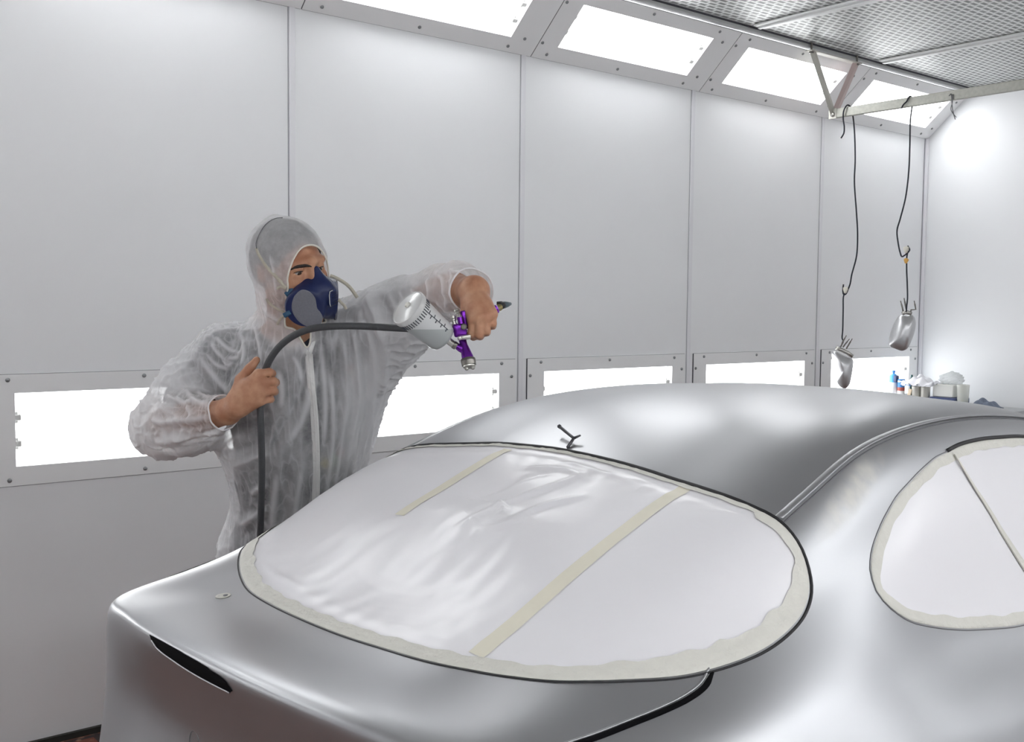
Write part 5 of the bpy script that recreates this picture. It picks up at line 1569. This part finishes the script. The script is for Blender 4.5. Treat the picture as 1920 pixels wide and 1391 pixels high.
bm = bmesh.new(); add_lathe(bm, [(.014, 0), (.014, .006), (.009, .010), (.001, .011)], 16, Matrix.Translation((XB - .013, 3.502, ZBAR - .004)) @ frame_z((-1, 0, 0))); rp('bolt_head', bm, M_chrome)
# camera side is -x: a little lip plate on the end
bm = bmesh.new(); add_box(bm, (XB - .0145, 3.478, ZBAR - .029), (XB - .0115, 3.528, ZBAR + .029), .001, 1); rp('end_plate', bm, M_strut)

# ------------------------------------------------------------------ hooks, ties and mirror shells
M_wire = mat('black_steel_wire', (.022, .024, .035, 1), rough=.45, metal=.4)
M_thin = mat('thin_grey_wire', (.16, .16, .17, 1), rough=.4, metal=.6)
M_knot = mat('paper_tape_knot', (.70, .68, .60, 1), rough=.8)
M_orange = mat('orange_tape', (.75, .42, .10, 1), rough=.7)
def wire_obj(name, pts, r, material, label, cat, group=None, n=7):
    c = catmull(pts, n); bm = bmesh.new(); add_tube(bm, c, r, 8)
    o = bm_obj(name, bm, material, smooth=True); tag(o, label, cat, group); return o
pw = lambda u, v, dx=0.0: CAM + ray(u, v) * ((XB + dx - CAM.x) / ray(u, v).x)
h1 = wire_obj('wire_hook', [pw(1577, 259, -.016), pw(1582, 250, -.016), pw(1583, 238, -.018), pw(1581, 222, -.02), pw(1582, 208, -.024), pw(1586, 199.5, -.019), pw(1590, 197.0, 0), pw(1596, 202, .019), pw(1599, 216, .022), pw(1602, 245, .016), pw(1603.5, 300, .012), pw(1602, 340, .01), pw(1606, 400, .006), pw(1608, 440, 0), pw(1606, 480, 0), pw(1597, 515, 0), pw(1594, 532, 0), pw(1590, 543, 0), pw(1586, 551, 0), pw(1582, 552, 0), pw(1580.5, 545, 0), pw(1581.5, 533, 0)], .0042, M_wire,
              'long bent black wire hook on the rail, nearest the V bracket', 'hook', 'wire hooks on the rail')
h2 = wire_obj('wire_hook', [pw(1690, 203, -.020), pw(1694, 196, -.022), pw(1700, 190, -.020), pw(1703, 184, -.018), pw(1707, 180.5, 0), pw(1711, 186, .018), pw(1710, 200, .020), pw(1707, 225, .014), pw(1706, 270, .01), pw(1704, 320, .006), pw(1698, 370, .003), pw(1688, 410, 0), pw(1682, 432, 0), pw(1684, 455, 0), pw(1688, 474, 0), pw(1691, 481, 0), pw(1697, 478, 0), pw(1703.5, 472, 0), pw(1705.5, 468.5, 0), pw(1702, 461, 0)], .0040, M_wire,
              'thin wire hook on the rail carrying the mirror shell nearer the end wall', 'hook', 'wire hooks on the rail')
wire_obj('hanging_wire', [pw(1779, 180, -.016), pw(1783, 176, -.014), pw(1785, 196, -.016), pw(1787, 210, -.012), pw(1791, 224, -.006)], .0022, M_thin, 'bent scrap of thin wire looped over the rail beside the end wall', 'wire')
wire_obj('hanging_wire', [pw(1787, 177, -.016), pw(1786, 190, -.016), pw(1783, 205, -.014), pw(1788, 214, -.01), pw(1793, 220, -.006)], .0020, M_thin, 'second scrap of thin wire on the rail, just right of the first', 'wire')

M_mir = mat('silver_painted_shell', (.60, .605, .62, 1), rough=.34, metal=.7)
def mirror_shell(name, origin, outline, depth, label, pins, bulge=1.0):
    """a painted mirror housing: outline seen from the camera side, rounded in depth; outline in metres (right, up)"""
    root = empty(name, origin, label, 'mirror shell', 'painted mirror shells on the rail')
    rx = Vector(RT); rx.z = 0; rx.normalize(); fz = Vector((-rx.y, rx.x, 0)); up = Vector((0, 0, 1))
    fz = fz if fz.dot(FW) > 0 else -fz
    lp = resample(catmull([Vector((a, b_, 0)) for a, b_ in outline], 8, True), 72)
    c = sum(lp, Vector()) / len(lp)
    verts, faces = [], []; n_ = len(lp)
    prof = [(1.0, .35), (.99, .18), (.965, .05), (.92, -.12), (.84, -.32), (.72, -.52), (.56, -.72), (.38, -.88), (.18, -.97)]
    prof2 = [(1.0, .35), (.985, .42), (.95, .45), (.9, .44)]
    rows = prof2[::-1] + prof[1:]
    for f_, d_ in rows:
        for p in lp:
            q = c + (p - c) * f_
            # a soft crest running down the face
            s = (q.x - c.x) / .1
            dd_ = d_ * depth * (1 - .30 * max(0, s)) if d_ < 0 else d_ * depth
            verts.append(rx * q.x + up * q.y + fz * dd_)
    R = len(rows)
    for r in range(R - 1):
        for i in range(n_):
            j = (i + 1) % n_; faces.append((r * n_ + i, r * n_ + j, (r + 1) * n_ + j, (r + 1) * n_ + i))
    faces.append(tuple(range((R - 1) * n_, R * n_))); faces.append(tuple(range(n_))[::-1])
    sh = mesh_obj('shell', verts, faces, M_mir, root)
    bmq = bmesh.new(); bmq.from_mesh(sh.data); bmesh.ops.recalc_face_normals(bmq, faces=bmq.faces[:]); bmq.to_mesh(sh.data); bmq.free(); autosmooth(sh, 45)
    for pl in pins['pins']:
        bm = bmesh.new(); pts = [rx * a + up * b_ + fz * d_ for a, b_, d_ in pl]; add_tube(bm, pts, .0042, 8); add_tube(bm, [pts[-1], pts[-1] + (pts[-1] - pts[-2]).normalized() * .018], .0026, 6); bm_obj('mounting_pin', bm, M_darksteel, root, smooth=True)
    bm = bmesh.new(); pts = [rx * a + up * b_ for a, b_ in pins['foot']]; add_tube(bm, pts, .011, 8, flat=(1, .8)); bm_obj('mounting_foot', bm, M_chrome, root, smooth=True)
    return root, rx, fz
def px_outline(o, dep, pl):
    """photo pixels to metres in the upright plane through o"""
    rx = Vector(RT); rx.z = 0; rx.normalize(); out = []
    for u, v in pl:
        p = at(u, v, dep); q = p - o; out.append((q.dot(rx), q.z))
    return out
for (ou, ov, pl, lab, pins_px, foot_px) in (
    (1582, 690, [(1561, 658), (1571, 660), (1586, 667), (1600, 674), (1600, 690), (1597.5, 707), (1594, 722), (1587, 729), (1580, 727), (1573.5, 720.5), (1569.5, 712), (1569, 702), (1566.5, 690), (1562, 674)],
     'silver mirror shell hanging lower, in front of the lit corner panel', [[(1580, 651), (1584, 645), (1588, 640)], [(1586, 654), (1590, 647), (1594, 640)], [(1576, 650), (1579, 641), (1583, 634)]], [(1567, 652), (1578, 656), (1588, 661), (1598, 668)]),
    (1694, 622, [(1688, 591.5), (1702, 591), (1713, 591), (1718, 604), (1716, 622), (1710, 640), (1703, 654), (1694, 658), (1682, 654.5), (1670, 648.5), (1669, 640), (1672, 622), (1680, 602)],
     'silver mirror shell hanging higher, against the plain wall beside the corner', [[(1693, 586), (1691, 577), (1689, 570)], [(1699, 583), (1697, 574), (1695, 565)], [(1707, 586), (1707, 581), (1716, 580), (1714, 570)]], [(1691, 588), (1699, 585), (1708, 588)])):
    dep = (XB - CAM.x) / ray(ou, ov).x
    o = at(ou, ov, dep)
    ol = px_outline(o, dep, pl)
    pins = {'pins': [[(a, b_, 0.0) for a, b_ in px_outline(o, dep, q)] for q in pins_px], 'foot': px_outline(o, dep, foot_px)}
    mirror_shell('mirror_shell', o, ol, .045, lab, pins)
wire_obj('hanging_tie', [pw(1584, 549), pw(1581.5, 556), pw(1581, 580), pw(1580, 620), pw(1579, 634), pw(1581, 640), pw(1577, 648), pw(1571, 654)], .0040, M_wire, 'dark tie between the long hook and the lower mirror shell', 'wire', 'ties of the mirror shells')
wire_obj('hanging_tie', [pw(1703, 470), pw(1700.5, 480), pw(1700, 505), pw(1701, 530), pw(1701.5, 560), pw(1700, 574), pw(1699, 585)], .0040, M_wire, 'dark tie between the thin hook and the higher mirror shell', 'wire', 'ties of the mirror shells')
def scrap(name, c, r, material, label):
    bm = bmesh.new(); bmesh.ops.create_icosphere(bm, subdivisions=2, radius=r)
    for v in bm.verts: v.co = Vector((v.co.x * .5, v.co.y * 1.0, v.co.z * 1.15)) * (1 + .22 * math.sin(v.co.x * 900 + v.co.z * 700))
    o = bm_obj(name, bm, material, smooth=True, loc=c); tag(o, label, 'tape'); return o
scrap('tape_scrap', pw(1585.5, 543, -.004), .016, M_knot, 'pale wad of tape in the crook of the long wire hook')
scrap('tape_scrap', pw(1699, 467, -.004), .016, M_knot, 'pale wad of tape in the crook of the thin wire hook')
scrap('tape_scrap', pw(1699, 489, -.005), .013, M_orange, 'orange bit of tape on the tie above the higher mirror shell')

# ------------------------------------------------------------------ bench with bottles behind the car
M_bench = mat('grey_bench', (.42, .43, .44, 1), rough=.5)
TB = empty('work_bench', (6.46, 3.45, 0), 'low grey bench behind the car roof in the far corner', 'bench')
def bp_(name, bm, material, parent=None, smooth=False):
    for v in bm.verts: v.co -= Vector((6.46, 3.45, 0))
    return bm_obj(name, bm, material, parent or TB, smooth=smooth)
TZ = .94
bm = bmesh.new(); add_box(bm, (6.18, 3.02, TZ - .03), (6.74, 3.80, TZ), .004, 1); bp_('top', bm, M_bench)
for x in (6.21, 6.71):
    for y in (3.06, 3.76):
        bm = bmesh.new(); add_box(bm, (x - .02, y - .02, 0), (x + .02, y + .02, TZ - .03), .003, 1); bp_('leg', bm, M_bench)
bm = bmesh.new(); add_box(bm, (6.2, 3.05, .30), (6.72, 3.77, .33), .003, 1); bp_('shelf', bm, M_bench)
M_wb = mat('white_bottle_plastic', (.78, .79, .80, 1), rough=.35); M_bb = mat('light_blue_plastic', (.08, .36, .72, 1), rough=.35); M_cap2 = mat('blue_cap', (.05, .22, .62, 1), rough=.35)
M_navy = mat('navy_plastic', (.03, .05, .14, 1), rough=.4); M_red = mat('red_brown_label', (.36, .08, .06, 1), rough=.6); M_can = mat('tin_can', (.62, .60, .55, 1), rough=.3, metal=.7); M_paper = mat('white_paper_towel', (.78, .78, .82, 1), rough=.8)
M_bluel = mat('blue_label', (.04, .20, .50, 1), rough=.5)
def thing_at(name, y, x, label, cat): return empty(name, (x, y, TZ), label, cat)
def lat(name, prof, material, parent, seg=28, loc=(0, 0, 0)):
    bm = bmesh.new(); add_lathe(bm, prof, seg, Matrix.Translation(loc)); o = bm_obj(name, bm, material, parent, smooth=True); return autosmooth(o, 40)
# spray bottle: white body, pale blue shoulder, blue cap
b1 = thing_at('squeeze_bottle', 3.785, 6.38, 'white bottle with light blue shoulders and blue cap, leftmost on the bench', 'bottle')
lat('body', [(.027, 0), (.029, .004), (.029, .136), (.0285, .138)], M_wb, b1)
lat('shoulder', [(.0295, .138), (.0295, .176), (.024, .186), (.011, .193), (.009, .196)], M_bb, b1)
lat('cap', [(.007, .196), (.008, .200), (.011, .202), (.011, .214), (.006, .217)], M_cap2, b1)
bm = bmesh.new(); add_box(bm, (-.026, -.036, .140), (.010, -.012, .184), .005, 2); bm_obj('handle', bm, M_navy, b1)
# tin with blue and red bands
b2 = thing_at('thinner_tin', 3.728, 6.38, 'small tin with blue and red-brown bands beside the white bottle', 'tin')
lat('can', [(.022, 0), (.023, .003), (.023, .158), (.021, .162), (.001, .162)], M_bluel, b2)
lat('label_band', [(.0234, .085), (.0234, .108)], M_red, b2).data.update(); lat('label_band', [(.0234, .062), (.0234, .085)], M_wb, b2); lat('label_band', [(.0234, .142), (.0234, .152)], M_wb, b2)
# spray can of dark glass leaning behind
b3 = thing_at('slim_bottle', 3.690, 6.44, 'slim dark green bottle behind the tin', 'bottle')
lat('body', [(.014, 0), (.015, .003), (.012, .15), (.008, .175), (.007, .19)], mat('dark_green_glass', (.03, .09, .09, 1), rough=.2), b3)
b3b = thing_at('stirring_stick', 3.675, 6.36, 'pale wooden stirring stick in front of the slim bottle', 'stick')
bm = bmesh.new(); add_box(bm, (-.004, -.012, 0), (.004, .012, .105), .002, 1, mtx=Matrix.Rotation(.25, 4, 'X')); bm_obj('stick', bm, mat('pale_wood', (.62, .50, .36, 1), rough=.7), b3b)
# two tin cups
for y, x, lb in ((3.618, 6.38, 'left of two tin cups under the crumpled white paper'), (3.556, 6.38, 'right of two tin cups under the crumpled white paper')):
    c_ = thing_at('tin_cup', y, x, lb, 'cup')
    lat('can', [(.028, 0), (.029, .003), (.029, .118), (.030, .120), (.028, .120), (.0275, .01), (.001, .009)], M_can, c_)
# crumpled paper on the cups
bm = bmesh.new(); bmesh.ops.create_grid(bm, x_segments=28, y_segments=36, size=.5)
for v in bm.verts:
    x, y = v.co.x * .14, v.co.y * .21
    z = .030 + .060 * max(0, 1 - (x / .07) ** 2) * (.55 + .45 * math.cos(y * 34)) + .012 * math.sin(y * 95 + x * 40) + .012 * math.sin(x * 120) - .28 * max(0, abs(y) - .07)
    v.co = Vector((x, y, z * .75))
pp = bm_obj('paper_towel', bm, M_paper, smooth=True, loc=(6.38, 3.590, TZ + .119)); tag(pp, 'crumpled white printed paper lying on the two tin cups', 'paper')
md = pp.modifiers.new('thick', 'SOLIDIFY'); md.thickness = .0015
# printed blue squiggle on the paper
bm = bmesh.new()
for k in range(6): add_box(bm, (-.0755, .028 + k * .007, .006), (-.0735, .032 + k * .007, .013 + .004 * (k % 2)), 0)
bm_obj('print', bm, M_bluel, pp)
# white box on a dark tray, plastic bag, glass beaker, dark cloth
b6 = thing_at('storage_tray', 3.445, 6.46, 'dark navy tray under the white box', 'tray')
bm = bmesh.new(); add_box(bm, (-.10, -.095, 0), (.10, .080, .062), .01, 2); bm_obj('tray', bm, M_navy, b6)
bm = bmesh.new(); add_box(bm, (6.39, 3.375, TZ + .063), (6.55, 3.515, TZ + .142), .006, 2)
bx = bm_obj('carton', bm, mat('off_white_carton', (.74, .74, .71, 1), rough=.6)); tag(bx, 'off-white carton standing on the navy tray', 'box')
def bag_mat():
    m, nt, b = new_mat('clear_grey_plastic_bag'); b.inputs['Base Color'].default_value = (.72, .75, .75, 1); b.inputs['Roughness'].default_value = .25; b.inputs['Alpha'].default_value = .45
    return m
bm = bmesh.new(); bmesh.ops.create_icosphere(bm, subdivisions=4, radius=1)
for v in bm.verts:
    n_ = v.co.normalized(); k = 1 + .14 * math.sin(n_.x * 9 + n_.y * 6) + .10 * math.sin(n_.z * 14 + n_.y * 11); v.co = Vector((n_.x * .06 * k, n_.y * .070 * k, max(n_.z * .045 * k, -.030)))
bg = bm_obj('plastic_bag', bm, bag_mat(), smooth=True, loc=(6.48, 3.435, TZ + .173)); tag(bg, 'crumpled clear plastic bag on top of the carton', 'bag')
b8 = thing_at('mixing_beaker', 3.315, 6.40, 'clear plastic mixing beaker right of the navy tray', 'beaker')
m_, nt_, bb_ = new_mat('clear_beaker'); bb_.inputs['Base Color'].default_value = (.80, .81, .76, 1); bb_.inputs['Roughness'].default_value = .1; bb_.inputs['Alpha'].default_value = .40
lat('cup', [(.030, 0), (.032, .004), (.038, .148), (.040, .150), (.037, .150), (.030, .006), (.001, .005)], m_, b8)
lat('stirrer', [(.006, .008), (.006, .05), (.001, .052)], mat('ochre_residue', (.45, .40, .22, 1), rough=.6), b8)
bm = bmesh.new(); bmesh.ops.create_grid(bm, x_segments=24, y_segments=30, size=.5)
for v in bm.verts:
    x, y = v.co.x * .2, v.co.y * .15
    z = .012 + .040 * math.exp(-((x / .09) ** 4 + ((y - .005) / .065) ** 4)) * (1 + .3 * math.sin(y * 90) + .25 * math.sin(x * 80 + y * 50))
    v.co = Vector((x, y, z))
cl_ = bm_obj('rag', bm, mat('blue_grey_rag', (.16, .19, .25, 1), rough=.9, noise=.4, nscale=40), smooth=True, loc=(6.44, 3.195, TZ)); tag(cl_, 'crumpled blue-grey rag at the right end of the bench', 'rag')
cl_.modifiers.new('thick', 'SOLIDIFY').thickness = .004
